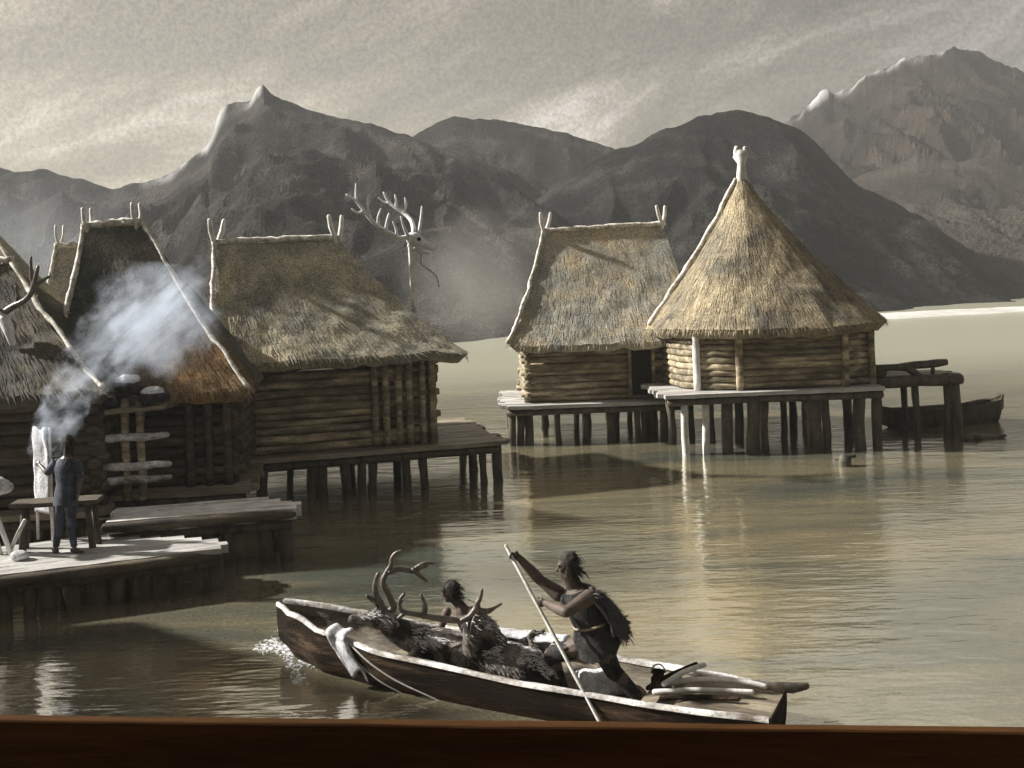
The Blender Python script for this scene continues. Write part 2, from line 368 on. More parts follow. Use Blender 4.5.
def hill(name, prof, D, shore, back, m, rug, cols=300, rows=90, seed=0.0, jag=1.0, pale=0.0, slope_off=0.0):
    """prof: ridge outline; shore(X) gives the foot; the ridge stands at depth D, the far side falls away behind"""
    rid = []
    for px, py in prof:
        p = P(px, py, D); rid.append((p.x, p.z))
    x0, x1 = rid[0][0], rid[-1][0]; mb = MB(); att = []   # the spurs run down towards the lake, so the grid fans out from the lake's near end
    wd_ = D * .022
    def fn(u, v):
        X = x0 + (x1 - x0) * u; raw = interp(rid, X) + jag * noise.fractal(V((X * .09 + seed, seed, 0)), .8, 2.1, 5)
        sm_ = sum(interp(rid, X + wd_ * q / 3) for q in range(-6, 7)) / 13; Ys = shore(X)
        if v < .72:
            t = v / .72; f = t ** 9; zr = min(sm_, raw + 1) * (1 - f) + raw * f; Y = Ys + (D - Ys) * t; prof_ = t ** .85 * (.55 + .45 * t); k = sin(pi * min(1, t)) ** .7
        else:
            t = (v - .72) / .28; zr = raw; Y = D + back * t; prof_ = 1 - t ** 1.3 * .96; k = min(1, t * 2)
        Xw = X * Y / D; wx, wy = Xw + 9 * noise.noise(V((Xw * .03, Y * .03, seed))), Y + 14 * noise.noise(V((Xw * .03 + 7, Y * .03, seed)))
        n = .7 * noise.fractal(V((wx * .03 + seed, wy * .026, 3 + seed)), .9, 2.1, 6)
        for fq, am in ((.035, 1.0), (.085, .5), (.2, .22)):
            n += am * (.45 - abs(noise.noise(V((wx * fq + seed, wy * fq * .42, seed + fq))) * 1.9))
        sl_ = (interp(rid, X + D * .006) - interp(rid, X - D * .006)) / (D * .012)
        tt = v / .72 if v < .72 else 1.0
        att.append(pale * max(0, min(1, (tt - .955) / .04)) * max(0, min(1, (sl_ - .12 + slope_off) * 2.2)) * max(0, min(1, .55 + 2.6 * noise.noise(V((X * .3 * 250 / D, tt * 14, seed))))))  # rim light painted on left-rising ridge edges, snow on the far peak
        return V((Xw, Y, -1.2 + (zr + 1.2) * prof_ + n * rug * k))
    mb.grid(fn, cols, rows)
    o = mb.build(name, m, smooth=False)
    a = o.data.attributes.new('rim_and_snow', 'FLOAT', 'POINT'); a.data.foreach_set('value', att)
    return tag(o, kind='structure')

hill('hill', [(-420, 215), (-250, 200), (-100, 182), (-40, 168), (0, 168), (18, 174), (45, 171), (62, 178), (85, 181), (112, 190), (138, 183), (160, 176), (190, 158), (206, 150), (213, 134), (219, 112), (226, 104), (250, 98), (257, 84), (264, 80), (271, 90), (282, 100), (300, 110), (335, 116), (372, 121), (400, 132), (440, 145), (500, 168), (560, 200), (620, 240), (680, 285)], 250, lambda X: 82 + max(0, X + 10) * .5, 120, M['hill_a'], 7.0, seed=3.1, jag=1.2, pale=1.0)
hill('hill', [(470, 262), (520, 215), (560, 180), (600, 158), (620, 149), (640, 143), (668, 126), (700, 114), (738, 110), (770, 116), (800, 129), (832, 160), (862, 186), (900, 206), (950, 236), (990, 262), (1024, 284), (1060, 300)], 215, lambda X: 95 + max(0, X) * .35, 90, M['hill_b'], 5.0, seed=8.4, jag=.9)
hill('mountain', [(330, 190), (400, 142), (436, 124), (455, 117), (482, 117), (520, 122), (560, 131), (612, 148), (680, 170), (760, 190)], 300, lambda X: 190, 70, M['hill_a'], 5.0, seed=1.7, jag=1.0)
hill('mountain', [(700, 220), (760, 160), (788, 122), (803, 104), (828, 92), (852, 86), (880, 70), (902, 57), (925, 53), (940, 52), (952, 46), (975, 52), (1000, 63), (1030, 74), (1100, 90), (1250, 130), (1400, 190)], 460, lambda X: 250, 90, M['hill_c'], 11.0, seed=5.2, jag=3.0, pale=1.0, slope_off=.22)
hill('hill', [(780, 230), (830, 190), (862, 173), (885, 166), (900, 162), (917, 154), (940, 157), (965, 160), (985, 157), (1024, 166), (1100, 175), (1200, 210)], 330, lambda X: 180, 60, M['hill_d'], 4.0, seed=11.3, jag=1.2)
# low pale beach along the right shore
bb = MB()
bb.grid(lambda u, v: V((30 + 110 * u, 100 + (30 + 110 * u) * .36 - 10 + 12 * v + 2 * noise.noise(V((u * 14, v, 0))), -.1 + .5 * sin(pi * v) + .1 * noise.noise(V((u * 30, v * 4, 2))))), 60, 6)
tag(bb.build('beach', M['beach'], smooth=True), kind='structure')

# ---------------------------------------------------------------- huts
def roof_shell(patches, lip, m, name, parent, nstr, sag=.25, rough=.07, nu=36, nv=16, fringe=320, swid=.024, eave_noise=.06):
    """patches: list of (T0,T1,B0,B1): top edge, bottom edge (local)"""
    mb = MB(); low = []
    cen = sum((b for p in patches for b in (p[2], p[3])), V()) / (2 * len(patches))
    def S(p, u, v):
        T0, T1, B0, B1 = p
        q = (T0.lerp(T1, u)).lerp(B0.lerp(B1, u), v)
        q.z -= sag * 4 * v * (1 - v) * (.75 + .5 * (1 - v)) * .8
        q.z += rough * noise.noise(q * 1.1) + rough * .5 * noise.noise(q * 3.3) + (eave_noise * noise.noise(V((q.x * 2.1, q.y * 2.1, 4))) if v > .98 else 0)
        return q
    for p in patches:
        mb.grid(lambda u, v: S(p, u, v), nu, nv)
        E = [S(p, i / nu, 1) for i in range(nu + 1)]
        vs = []; fs = []
        for q in E:
            i1 = q.lerp(V((cen.x, cen.y, q.z)), .07); i1.z -= lip; c2 = q.lerp(V((cen.x, cen.y, q.z)), .35); c2.z -= lip * .6
            vs += [q, i1, c2]
        for i in range(nu):
            o = 3 * i; fs += [(o, o + 1, o + 4, o + 3), (o + 1, o + 2, o + 5, o + 4)]
        mb.add(vs, fs)
    tot = sum(((p[0] - p[1]).length + (p[2] - p[3]).length) for p in patches)
    for p in patches:
        wgt = ((p[0] - p[1]).length + (p[2] - p[3]).length) / tot
        for _ in range(int(nstr * wgt)):
            v = sqrt(random.random()); u = random.random()
            q = S(p, u, v * .97); d = S(p, u, min(1, v * .97 + .03)) - q; a = S(p, min(1, u + .02), v * .97) - S(p, max(0, u - .02), v * .97)
            n = a.cross(d)
            if n.length < 1e-9: continue
            n.normalize()
            if n.z < 0: n = -n
            d = d.normalized() + a.normalized() * random.gauss(0, .06)
            mb.strand(q + n * .006, d, n, random.uniform(.15, .45), random.uniform(.4, 1.0) * swid, .05)
        for _ in range(int(fringe * wgt)):
            u = random.random(); q = S(p, u, .985); out = q - cen; out.z = 0; out.normalize()
            mb.strand(q, V((out.x * .35, out.y * .35, -1)) + V((random.gauss(0, .15), random.gauss(0, .15), 0)), out, random.uniform(.12, .32), swid * 1.2, .1)
    o = mb.build(name, m, parent)
    return o, S

def rim_lit_roll(pts, r, name, parent, m=None, strands=60):  # pale rolls added to draw the bright rims of the roofs
    mb = MB(); n = len(pts); P2 = []
    for i in range(n - 1):
        for k in range(6): P2.append(V(pts[i]).lerp(V(pts[i + 1]), k / 6))
    P2.append(V(pts[-1]))
    P2 = [p + V((noise.noise(p * 2), noise.noise(p * 2 + V((5, 0, 0))), noise.noise(p * 2 + V((0, 9, 0))))) * .04 for p in P2]
    mb.tube(P2, [r * random.uniform(.75, 1.2) for _ in P2], 7, .4)
    for _ in range(strands):
        p = random.choice(P2); d = V((random.gauss(0, 1), random.gauss(0, 1), random.gauss(-.3, 1))).normalized(); mb.strand(p + d * r * .8, d + V((0, 0, -.4)), V((0, -1, 0)), random.uniform(.05, .12), .012)
    return mb.build(name, m or M['straw'], parent, smooth=True)

def finial(p, parent, h=.55, sp=.2, ax=V((.8, .6, 0)), m=None, r=.06):
    for s in (-1, 1):
        mb = MB(); a = V(p) + ax * s * sp * .5 + V((0, 0, -.55)); b = V(p) - ax * s * sp + V((random.uniform(-.04, .04), 0, h))
        mid = a.lerp(b, .55) + V((random.uniform(-.04, .04), 0, 0))
        mb.tube([a, a.lerp(mid, .5), mid, mid.lerp(b, .5) + ax * -s * .03, b], [r * 1.05, r, r, r * 1.05, r * .9], 7, .3, round_ends=True)
        mb.build('finial', m or M['pale_wood'], parent, smooth=True)

pile_meshes = []
for k in range(4):
    mb = MB(); mb.tube([(0.02 * sin(k + i), 0.02 * cos(2 * k + i), -1.2 + i * .35) for i in range(8)], [.1, .105, .1, .098, .1, .095, .1, .095], 9, .25)
    pile_meshes.append(mb.mesh('pile', M['pile'], True))
PILE_H = 1.25
def pile(x, y, ztop, parent, r=1.0, m=None):
    me = random.choice(pile_meshes)
    if m:
        me = me.copy(); me.materials.clear(); me.materials.append(m)
    o = bpy.data.objects.new('pile', me); COL.objects.link(o); o.parent = parent
    s = (ztop + 1.2) / 2.45; o.location = (x, y, 1.2 * s - 1.2); o.scale = (r, r, s); o.rotation_euler = (0, 0, random.uniform(0, 6))
    return o

def planks(mb, x0, x1, y0, y1, z, th=.09, wid=.24, jx=.12, gap=.012):
    y = y0
    while y < y1 - .05:
        ww = min(wid * random.uniform(.8, 1.2), y1 - y)
        a, b = x0 + random.uniform(-jx, jx), x1 + random.uniform(-jx, jx)
        mb.beam((a, y + ww / 2, z - th / 2 + random.uniform(-.008, .008)), (b, y + ww / 2, z - th / 2 + random.uniform(-.008, .008)), ww - gap, th, .006)
        y += ww
    return mb

def log_wall(mb, x0, x1, y0, y1, z0, z1, r=.1, sides='fblr'):
    z = z0 + r
    while z < z1:
        rr = r * random.uniform(.80, 1.14)
        for sd in sides:
            j = random.uniform(.05, .2)
            if sd in 'fb':
                y = (y0 if sd == 'f' else y1) + random.uniform(-.02, .02); n = 9
                mb.tube([(x0 - j + (x1 - x0 + 2 * j) * i / n, y + .015 * noise.noise(V((i, z * 5, y))), z + .035 * noise.noise(V((i * .6, z * 3, y)))) for i in range(n + 1)], [rr * random.uniform(.86, 1.1) for _ in range(n + 1)], 8, .15)
            else:
                x = x0 if sd == 'l' else x1; n = 6
                mb.tube([(x + .01 * noise.noise(V((i, z, x))), y0 - j + (y1 - y0 + 2 * j) * i / n, z + r) for i in range(n + 1)], [rr] * (n + 1), 8, .15)
        z += rr * 1.86
    mb.box(((x0 + x1) / 2, (y0 + y1) / 2, (z0 + z1) / 2), (x1 - x0 - .06, y1 - y0 - .06, z1 - z0))

def hut(label, loc, yaw, wx, wd, zf, ze, ridge, rz, eave, wallm, roofm, deck, piles, door=None, posts=None, sag=.25, nstr=6500, lit_verge='l', fin='lr', group='thatched huts on piles in the lake', lip=.22, deckm=None, fin_kw={}, ridge_y=None, zslope=0.0, back=0.0):
    root = thing('thatched_hut', label, 'hut', loc, yaw, group)
    x0, x1 = wx; y0, y1 = 0.0, wd; ry = ridge_y if ridge_y is not None else wd / 2
    mb = MB(); log_wall(mb, x0, x1, y0, y1, zf, ze + .05); wall = mb.build('wall', wallm, root, smooth=True)
    ex0, ex1, ey0, ey1 = eave
    R0, R1 = V((ridge[0], ry, rz)), V((ridge[1], ry, rz + zslope))
    A, B, C, D = V((ex0, ey0, ze)), V((ex1, ey0, ze)), V((ex1, ey1, ze)), V((ex0 + back, ey1, ze))
    roof, S = roof_shell([(R0, R1, A, B), (R1, R1 + V((.001, .001, 0)), B, C), (R1, R0, C, D), (R0, R0 + V((-.001, .001, 0)), D, A)], lip, roofm, 'roof', root, nstr, sag)
    fr = (R0, R1, A, B)
    up = V((0, 0, .05))
    rim_lit_roll([R0 + V((-.05, 0, .04)), R0.lerp(R1, .33) + up, R0.lerp(R1, .66) + up, R1 + V((.05, 0, .04))], .08, 'lit_ridge_cap', roof)
    if 'l' in lit_verge: rim_lit_roll([S(fr, 0, t) + V((-.03, -.02, .05)) for t in (0, .2, .4, .6, .8, 1)], .052, 'lit_verge', roof)
    if 'r' in lit_verge: rim_lit_roll([S(fr, 1, t) + V((.03, -.02, .05)) for t in (0, .2, .4, .6, .8, 1)], .045, 'lit_verge', roof)
    if 'l' in fin: finial(R0 + V((.05, 0, 0)), roof, **fin_kw)
    if 'r' in fin: finial(R1 + V((-.05, 0, 0)), roof, **fin_kw)
    dx0, dx1, dy0, dy1 = deck
    mb = MB(); planks(mb, dx0, dx1, dy0, dy1, zf, .1)
    mb.build('deck', deckm or M['deck_tan'], root)
    mb = MB()
    for yy in (dy0 + .12, (dy0 + dy1) / 2, dy1 - .2):
        mb.tube([(dx0 + .1 + (dx1 - dx0 - .3) * i / 8, yy, zf - .2) for i in range(9)], [.09] * 9, 8, .2)
    mb.build('bearer', M['pile'], root, smooth=True)
    for (px_, py_) in piles: pile(px_, py_, zf - .1, root, random.uniform(.85, 1.25))
    if door:
        a, b, c, d = door
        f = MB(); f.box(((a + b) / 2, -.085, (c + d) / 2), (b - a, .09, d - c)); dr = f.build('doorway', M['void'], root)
        f = MB(); f.beam((a - .04, -.11, c), (a - .04, -.11, d + .05), .1, .12, .01); f.beam((b + .04, -.11, c), (b + .04, -.11, d + .05), .1, .12, .01); f.beam((a - .15, -.12, d + .06), (b + .15, -.12, d + .06), .12, .12, .01)
        f.build('frame', wallm, dr)
    for (px_, py_) in (posts or []):
        f = MB(); f.tube([(px_, py_, zf + (ze - zf) * i / 6) for i in range(7)], [.085] * 7, 8, .3); f.build('post', wallm, root, smooth=True)
    return root, roof, S, fr

rp = lambda n, a, b, y: [(a + (b - a) * i / (n - 1) + random.uniform(-.12, .12), y + random.uniform(-.08, .08)) for i in range(n)]

# the long hut in the middle
hut('broad straw-coloured thatched hut with horizontal log wall under the reindeer skull pole', (-3.95, 22.55, 0), radians(16.5), (-2.25, 2.1), 3.6, .95, 3.05, (-2.6, .28), 5.72, (-2.75, 2.85, -.6, 4.2),
    M['log'], M['thatch'], (-2.5, 3.75, -.65, 3.9), [(-.75, -.5), (-.5, -.4), (.0, -.5), (.35, -.5), (.6, -.4), (1.35, -.5), (1.75, -.45), (3.15, -.45), (3.5, -.4)] + rp(4, -2.2, 3.4, 1.2) + rp(5, -2.3, 3.4, 3.2),
    posts=[(.75, -.14), (1.0, -.16), (1.3, -.14), (1.55, -.15), (1.85, -.14), (2.08, -.15)], nstr=7000, deckm=M['deck_tan'], zslope=.06)
# the hut behind, right of centre
hut('grey-brown thatched hut with a low dark doorway beside the tall cone-roofed hut', (2.6, 28.95, 0), radians(2), (-2.25, 2.35), 3.6, 1.12, 2.82, (-1.5, 2.2), 6.15, (-2.78, 2.9, -.7, 4.2),
    M['log'], M['thatch_grey'], (-3.0, 2.6, -.75, 3.9), [(-2.75, -.55), (-2.5, -.45)] + rp(7, -2.2, 2.4, -.5) + rp(6, -2.8, 2.4, 1.0) + rp(5, -2.8, 2.4, 3.0),
    door=(.75, 1.35, 1.25, 2.62), sag=.42, nstr=6000, deckm=M['deck'], zslope=.1, back=1.3)
# left group
m = M['thatch_tall'] = mat('grey_green_thatch', (.06, .065, .055), (.20, .19, .15), 1.0, (1, 1, 1), .9, .6, 22, .6, (.11, .112, .09), island=.25)
nt = m.node_tree; L = nt.links; b = nt.nodes['Principled BSDF']; src = b.inputs['Base Color'].links[0].from_socket     # rotted rusty patch on the lower right of this roof
tc = nd(nt, 'ShaderNodeTexCoord'); dn = nd(nt, 'ShaderNodeVectorMath', operation='DISTANCE'); L.new(tc.outputs['Object'], dn.inputs[0]); dn.inputs[1].default_value = (1.0, 0, 3.0)
n_ = nd(nt, 'ShaderNodeTexNoise', Scale=2.2, Detail=5.0); L.new(tc.outputs['Object'], n_.inputs['Vector'])
a_ = nd(nt, 'ShaderNodeMath', operation='MULTIPLY_ADD'); L.new(n_.outputs['Fac'], a_.inputs[0]); a_.inputs[1].default_value = 1.6; L.new(dn.outputs['Value'], a_.inputs[2])
r_ = nd(nt, 'ShaderNodeMapRange'); r_.inputs['From Min'].default_value = 2.9; r_.inputs['From Max'].default_value = 1.3; r_.inputs['To Max'].default_value = 1.0; L.new(a_.outputs[0], r_.inputs['Value'])
x_ = nd(nt, 'ShaderNodeMix', data_type='RGBA'); L.new(r_.outputs[0], x_.inputs['Factor']); L.new(src, x_.inputs[6]); tn = nd(nt, 'ShaderNodeVectorMath', operation='MULTIPLY'); L.new(src, tn.inputs[0]); tn.inputs[1].default_value = (1.95, 1.22, .72); L.new(tn.outputs[0], x_.inputs[7]); L.new(x_.outputs[2], b.inputs['Base Color'])
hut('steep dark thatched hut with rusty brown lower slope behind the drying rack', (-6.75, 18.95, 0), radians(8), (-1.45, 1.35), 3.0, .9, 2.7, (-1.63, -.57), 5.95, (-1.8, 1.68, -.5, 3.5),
    M['log_dark'], M['thatch_tall'], (-1.7, 1.7, -.6, 3.3), rp(4, -1.5, 1.5, -.45) + rp(4, -1.5, 1.5, 2.6), sag=.15, nstr=5200, lit_verge='lr', zslope=.08, fin_kw=dict(h=.38, sp=.11, r=.042), posts=[(.55, -.14), (.9, -.14), (1.25, -.14)])
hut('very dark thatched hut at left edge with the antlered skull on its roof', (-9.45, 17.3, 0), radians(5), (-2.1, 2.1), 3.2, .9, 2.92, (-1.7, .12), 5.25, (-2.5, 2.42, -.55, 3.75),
    M['log_dark'], M['thatch_dark'], (-2.3, 2.25, -.6, 3.4), rp(5, -2.1, 2.1, -.45) + rp(4, -2.1, 2.1, 2.6), sag=.18, nstr=5200, lit_verge='r', fin='')
hut('thatched hut cut by the left border, its ridge above the very dark hut', (-12.5, 22.0, 0), radians(5), (-2.4, 2.4), 3.4, 1.0, 3.0, (-2.4, .25), 6.45, (-2.8, 2.95, -.6, 4.0),
    M['log_dark'], M['thatch'], (-2.6, 2.6, -.6, 3.6), rp(4, -2.3, 2.3, -.45), sag=.2, nstr=3500, lit_verge='r', fin='')
hut('narrow far hut showing only one roof edge left of the steep hut', (-10.2, 25.2, 0), radians(8), (-1.4, 1.4), 2.8, 1.0, 3.0, (-1.55, -.3), 5.95, (-1.8, 1.7, -.5, 3.3),
    M['log_dark'], M['thatch_grey'], (-1.6, 1.6, -.6, 3.0), rp(4, -1.4, 1.4, -.45), sag=.15, nstr=2500, lit_verge='l', fin='l', fin_kw=dict(h=.55, sp=.1, r=.04))

# unseen hut added left of the view to shade the water before the platform
hut('dark unseen hut beyond the left border, added to shade the water', (-12.4, 10.35, 0), radians(3), (-2.0, 2.0), 3.6, .9, 3.2, (-2.0, 1.4), 7.0, (-2.4, 2.5, -.6, 4.2),
    M['log_dark'], M['thatch_dark'], (-2.2, 2.2, -.6, 3.9), rp(4, -2, 2, -.45), sag=.1, nstr=1200, lit_verge='', fin='')

# the cone-roofed hut
root = thing('thatched_hut', 'tall hut with pointed cone thatch roof at the right end of the row', 'hut', (7.08, 28.9, 0), radians(2), 'thatched huts on piles in the lake')
def sup(a, R, e=.74):
    c, s = cos(a), sin(a); return (abs(c) ** e * (1 if c >= 0 else -1) * R, abs(s) ** e * (1 if s >= 0 else -1) * R)
APEX = V((-.34, 0, 7.42)); ZE = 3.2
K = 32; pat = []
for k in range(K):
    a0, a1 = 2 * pi * (k + 1) / K, 2 * pi * k / K
    b0, b1 = V((*sup(a0, 3.3), ZE)), V((*sup(a1, 3.3), ZE))
    t0 = APEX + V((cos(a0) * .08, sin(a0) * .08, 0)); t1 = APEX + V((cos(a1) * .08, sin(a1) * .08, 0))
    pat.append((t0, t1, b0, b1))
M['thatch_cone'] = mat('golden_thatch', (.14, .13, .105), (.42, .345, .22), .9, (1, 1, 1), .9, .6, 22, .6, (.30, .25, .165), island=.22)
roof, S = roof_shell(pat, .26, M['thatch_cone'], 'roof', root, 12000, sag=.3, nu=4, nv=22, fringe=650, swid=.023)
rim_lit_roll([S(pat[16], .5, t) + V((-.05, 0, .04)) for t in (.02, .2, .4, .6, .8, .98)], .075, 'lit_verge', roof)  # added pale roll painting the lit left edge of the cone
mb = MB(); mb.tube([APEX + V((0, 0, -.3)), APEX + V((0, 0, .15)), APEX + V((.02, 0, .4)), APEX + V((0, 0, .62))], [.2, .13, .12, .2], 9, .4, round_ends=True)
mb.tube([APEX + V((-.02, 0, .5)), APEX + V((-.14, 0, .72)), APEX + V((-.12, 0, .86))], [.09, .075, .06], 7, .3, round_ends=True)
mb.tube([APEX + V((.04, 0, .5)), APEX + V((.15, 0, .70)), APEX + V((.13, 0, .84))], [.09, .075, .06], 7, .3, round_ends=True)
mb.build('finial', M['pale_wood'], roof, smooth=True)
mb = MB(); z = 1.68; ang = [2 * pi * i / 48 for i in range(49)]
while z < 3.2:
    mb.tube([V((*sup(a, 2.72 + .015 * noise.noise(V((i, z * 4, 0))), .55), z + .02 * noise.noise(V((i * .6, z * 3, 1))))) for i, a in enumerate(ang)], [.095 * random.uniform(.92, 1.06) for _ in ang], 8, .12, up=(0, 0, 1)); z += .17
mb.build('wall', M['log'], root, smooth=True)
for a in (pi * 1.25, pi * 1.42, pi * 1.6, pi * 1.75):
    x, y = sup(a, 2.84, .55); f = MB(); f.tube([(x, y, 1.55 + .27 * i) for i in range(7)], [.1] * 7, 8, .3); f.build('post', M['pale_wood'] if a < 4 else M['log'], root, smooth=True)
mb = MB(); planks(mb, -3.45, 2.4, -3.25, 3.0, 1.57, .1); mb.build('deck', M['deck'], root)
mb = MB()
for yy in (-3.1, -1.2, 1.0, 2.8): mb.tube([(-3.3 + 5.6 * i / 8, yy, 1.37) for i in range(9)], [.1] * 9, 8, .2)
mb.build('bearer', M['pile'], root, smooth=True)
for (x, y, rr, mm) in [(-2.85, -3.05, .95, M['pale_wood']), (-2.3, -3.0, .95, M['pale_wood']), (-1.75, -3.0, 1.5, None), (-1.1, -3.1, 1.7, None), (-.75, -2.9, 1.2, None), (.5, -3.0, 1.7, None), (.9, -2.8, 1.1, None), (1.7, -3.05, 1.6, None), (2.2, -2.9, 1.2, None)]:
    pile(x, y, 1.47, root, rr, mm)
for (x, y) in rp(6, -2.9, 2.2, -1.2) + rp(6, -2.9, 2.2, 1.0) + rp(5, -2.9, 2.2, 2.8): pile(x, y, 1.47, root, random.uniform(.9, 1.4))

# ---------------------------------------------------------------- landing stage, far canoe, stump on the right
st = thing('landing_stage', 'rickety log landing stage right of the cone-roofed hut', 'landing stage', (11.3, 27.0, 0), radians(6))
def loc(px, py, Y, o): return Matrix.LocRotScale(o.location, o.rotation_euler, None).inverted() @ P(px, py, Y)
for (px, r, top) in ((917, .9, 1.55), (948, 1.1, 1.75), (956, 1.6, 1.72), (878, 1.1, 1.6)):
    q = loc(px, 430, 27.0, st); pile(q.x, q.y, top, st, r)
for (px, r, top) in ((905, .9, 1.5), (952, 1.0, 1.6)):
    q = loc(px, 425, 28.6, st); pile(q.x, q.y, top, st, r)
def stlog(pts, r, name='beam', m=None):
    mb = MB(); q = [loc(a, b, c, st) for a, b, c in pts]; Q = []
    for a, b in zip(q, q[1:]):
        for k in range(4): Q.append(a.lerp(b, k / 4))
    Q.append(q[-1]); mb.tube(Q, [r * random.uniform(.85, 1.15) for _ in Q], 8, .3); return mb.build(name, m or M['pile'], st, smooth=True)
stlog([(868, 384, 26.9), (920, 381, 26.9), (962, 379, 26.9)], .15)
stlog([(868, 382, 28.4), (920, 379, 28.4), (960, 377, 28.4)], .13)
stlog([(872, 369, 27.2), (905, 367, 27.2), (947, 362, 27.2)], .10, 'rail')
stlog([(905, 366, 27.1), (922, 378, 27.0)], .09, 'brace'); stlog([(880, 378, 27.3), (880, 366, 27.3)], .2, 'post'); stlog([(932, 380, 27.2), (933, 364, 27.2)], .05, 'post')
a, b = loc(872, 378, 27.7, st), loc(950, 376, 27.7, st)
mb = MB(); planks(mb, min(a.x, b.x), max(a.x, b.x), a.y - .7, a.y + .7, 1.72, .07, .22); mb.build('deck', M['deck_tan'], st)

def dugout(name, label, bow, stern, width, stations, m_out, m_in, parent_things=None, th=.05):
    """bow/stern: world points at waterline; stations: list of (t, half width factor, gunwale z, floor z, keel z)"""
    d = V(stern) - V(bow); L_ = d.length; yaw = atan2(d.y, d.x)
    root = thing(name, label, 'boat', (bow[0], bow[1], 0), yaw)
    NS = 44; out_r = []; in_r = []; rim = []
    def st_(t):
        for (a, b) in zip(stations, stations[1:]):
            if t <= b[0]:
                k = (t - a[0]) / (b[0] - a[0]); k = k * k * (3 - 2 * k) if len(stations) < 20 else k
                return [a[i] + (b[i] - a[i]) * k for i in range(1, 5)]
        return stations[-1][1:]
    mo, mi, mr = MB(), MB(), MB(); A = 10
    for s_ in range(NS + 1):
        t = s_ / NS; hw, gz, fz, kz = st_(t); hw *= width / 2; x = t * L_
        ro, ri = [], []
        for k in range(A + 1):
            a = pi * k / A; c, s2 = cos(a), sin(a)
            wob = 1 + .03 * noise.noise(V((t * 9, k * .7, 1)))
            ro.append(V((x, hw * wob * (abs(c) ** .7) * (1 if c > 0 else -1), gz + (kz - gz) * s2 ** .75)))
            hi = max(hw - th, .012)
            ri.append(V((x, hi * (abs(c) ** .6) * (1 if c > 0 else -1), gz - .005 + (min(fz, gz - .01) - gz) * s2 ** .7)))
        out_r.append(ro); in_r.append(ri)
    def skin(mb, R, flip=False):
        n = A + 1; vs = [p for r in R for p in r]; fs = []
        for i in range(len(R) - 1):
            for k in range(A):
                q = (i * n + k, i * n + k + 1, (i + 1) * n + k + 1, (i + 1) * n + k); fs.append(tuple(reversed(q)) if flip else q)
        mb.add(vs, fs)
    skin(mo, out_r); n = A + 1
    mo.add(out_r[0], [tuple(range(n))]); mo.add(out_r[-1], [tuple(reversed(range(n)))])
    skin(mi, in_r, True); mi.add(in_r[0], [tuple(range(n))]); mi.add(in_r[-1], [tuple(range(n))])
    for k in (0, A):   # rim
        vs = []; fs = []
        for i in range(NS + 1):
            o, q = out_r[i][k], in_r[i][k]; e = (o - q); e = e.normalized() * .012 if e.length > 1e-6 else V()
            vs += [o + e + V((0, 0, -.02)), o + V((0, 0, .022 + .008 * noise.noise(V((i * .5, k, 0))))), q + (o - q) * (.35 * noise.noise(V((i * .9, k, 7)))) + V((0, 0, .02)), q - e + V((0, 0, -.02))]
        for i in range(NS):
            for j in range(3): fs.append((4 * i + j, 4 * i + j + 1, 4 * i + j + 5, 4 * i + j + 4))
        mr.add(vs, fs)
    for i in (0, NS):
        mr.add([out_r[i][0] + V((0, 0, .02)), out_r[i][A] + V((0, 0, .02)), in_r[i][A] + V((0, 0, .02)), in_r[i][0] + V((0, 0, .02))], [(0, 1, 2, 3)])
    mo.build('hull', m_out, root, smooth=True); mi.build('hollow', m_in, root, smooth=True)
    return root, mr, L_, st_

cb, cs_ = PZ(868, 426, 0), PZ(1012, 421, 0)
cb = V((10.6, 29.2, 0)); cs_ = V((14.55, 29.9, 0))
r2, mr, _, _ = dugout('dugout_canoe', 'dark empty dugout canoe moored behind the landing stage', cb, cs_, .9, [(0, .15, .62, .5, .1), (.15, .8, .5, .1, -.12), (.7, 1, .5, .1, -.15), (.92, .7, .62, .2, -.05), (1, .12, .78, .7, .35)], M['pile'], M['pile'])
mr.build('gunwale', M['pile'], r2, smooth=True)
mb = MB(); q = PZ(845, 466, 0); mb.tube([q + V((0, 0, -.8)), q + V((0, 0, .1)), q + V((.03, 0, .26))], [.15, .15, .13], 9, .3)
mb.tube([q + V((-.2, .1, .16)), q + V((.25, -.05, .24))], [.06, .04], 7, .3)
tag(recentre(mb.build('stump', M['pile'], smooth=True)), 'short dark stump sticking out of open water before the cone-roofed hut', 'stump')
mb = MB(); a, b = PZ(962, 440, .02), PZ(1006, 437, .02); mb.tube([a.lerp(b, i / 8) + V((0, 0, .03 * sin(i))) for i in range(9)], [.07, .1, .11, .1, .1, .09, .08, .06, .04], 8, .4)
tag(recentre(mb.build('driftwood', M['pile'], smooth=True)), 'dark driftwood log floating in front of the moored canoe', 'log')

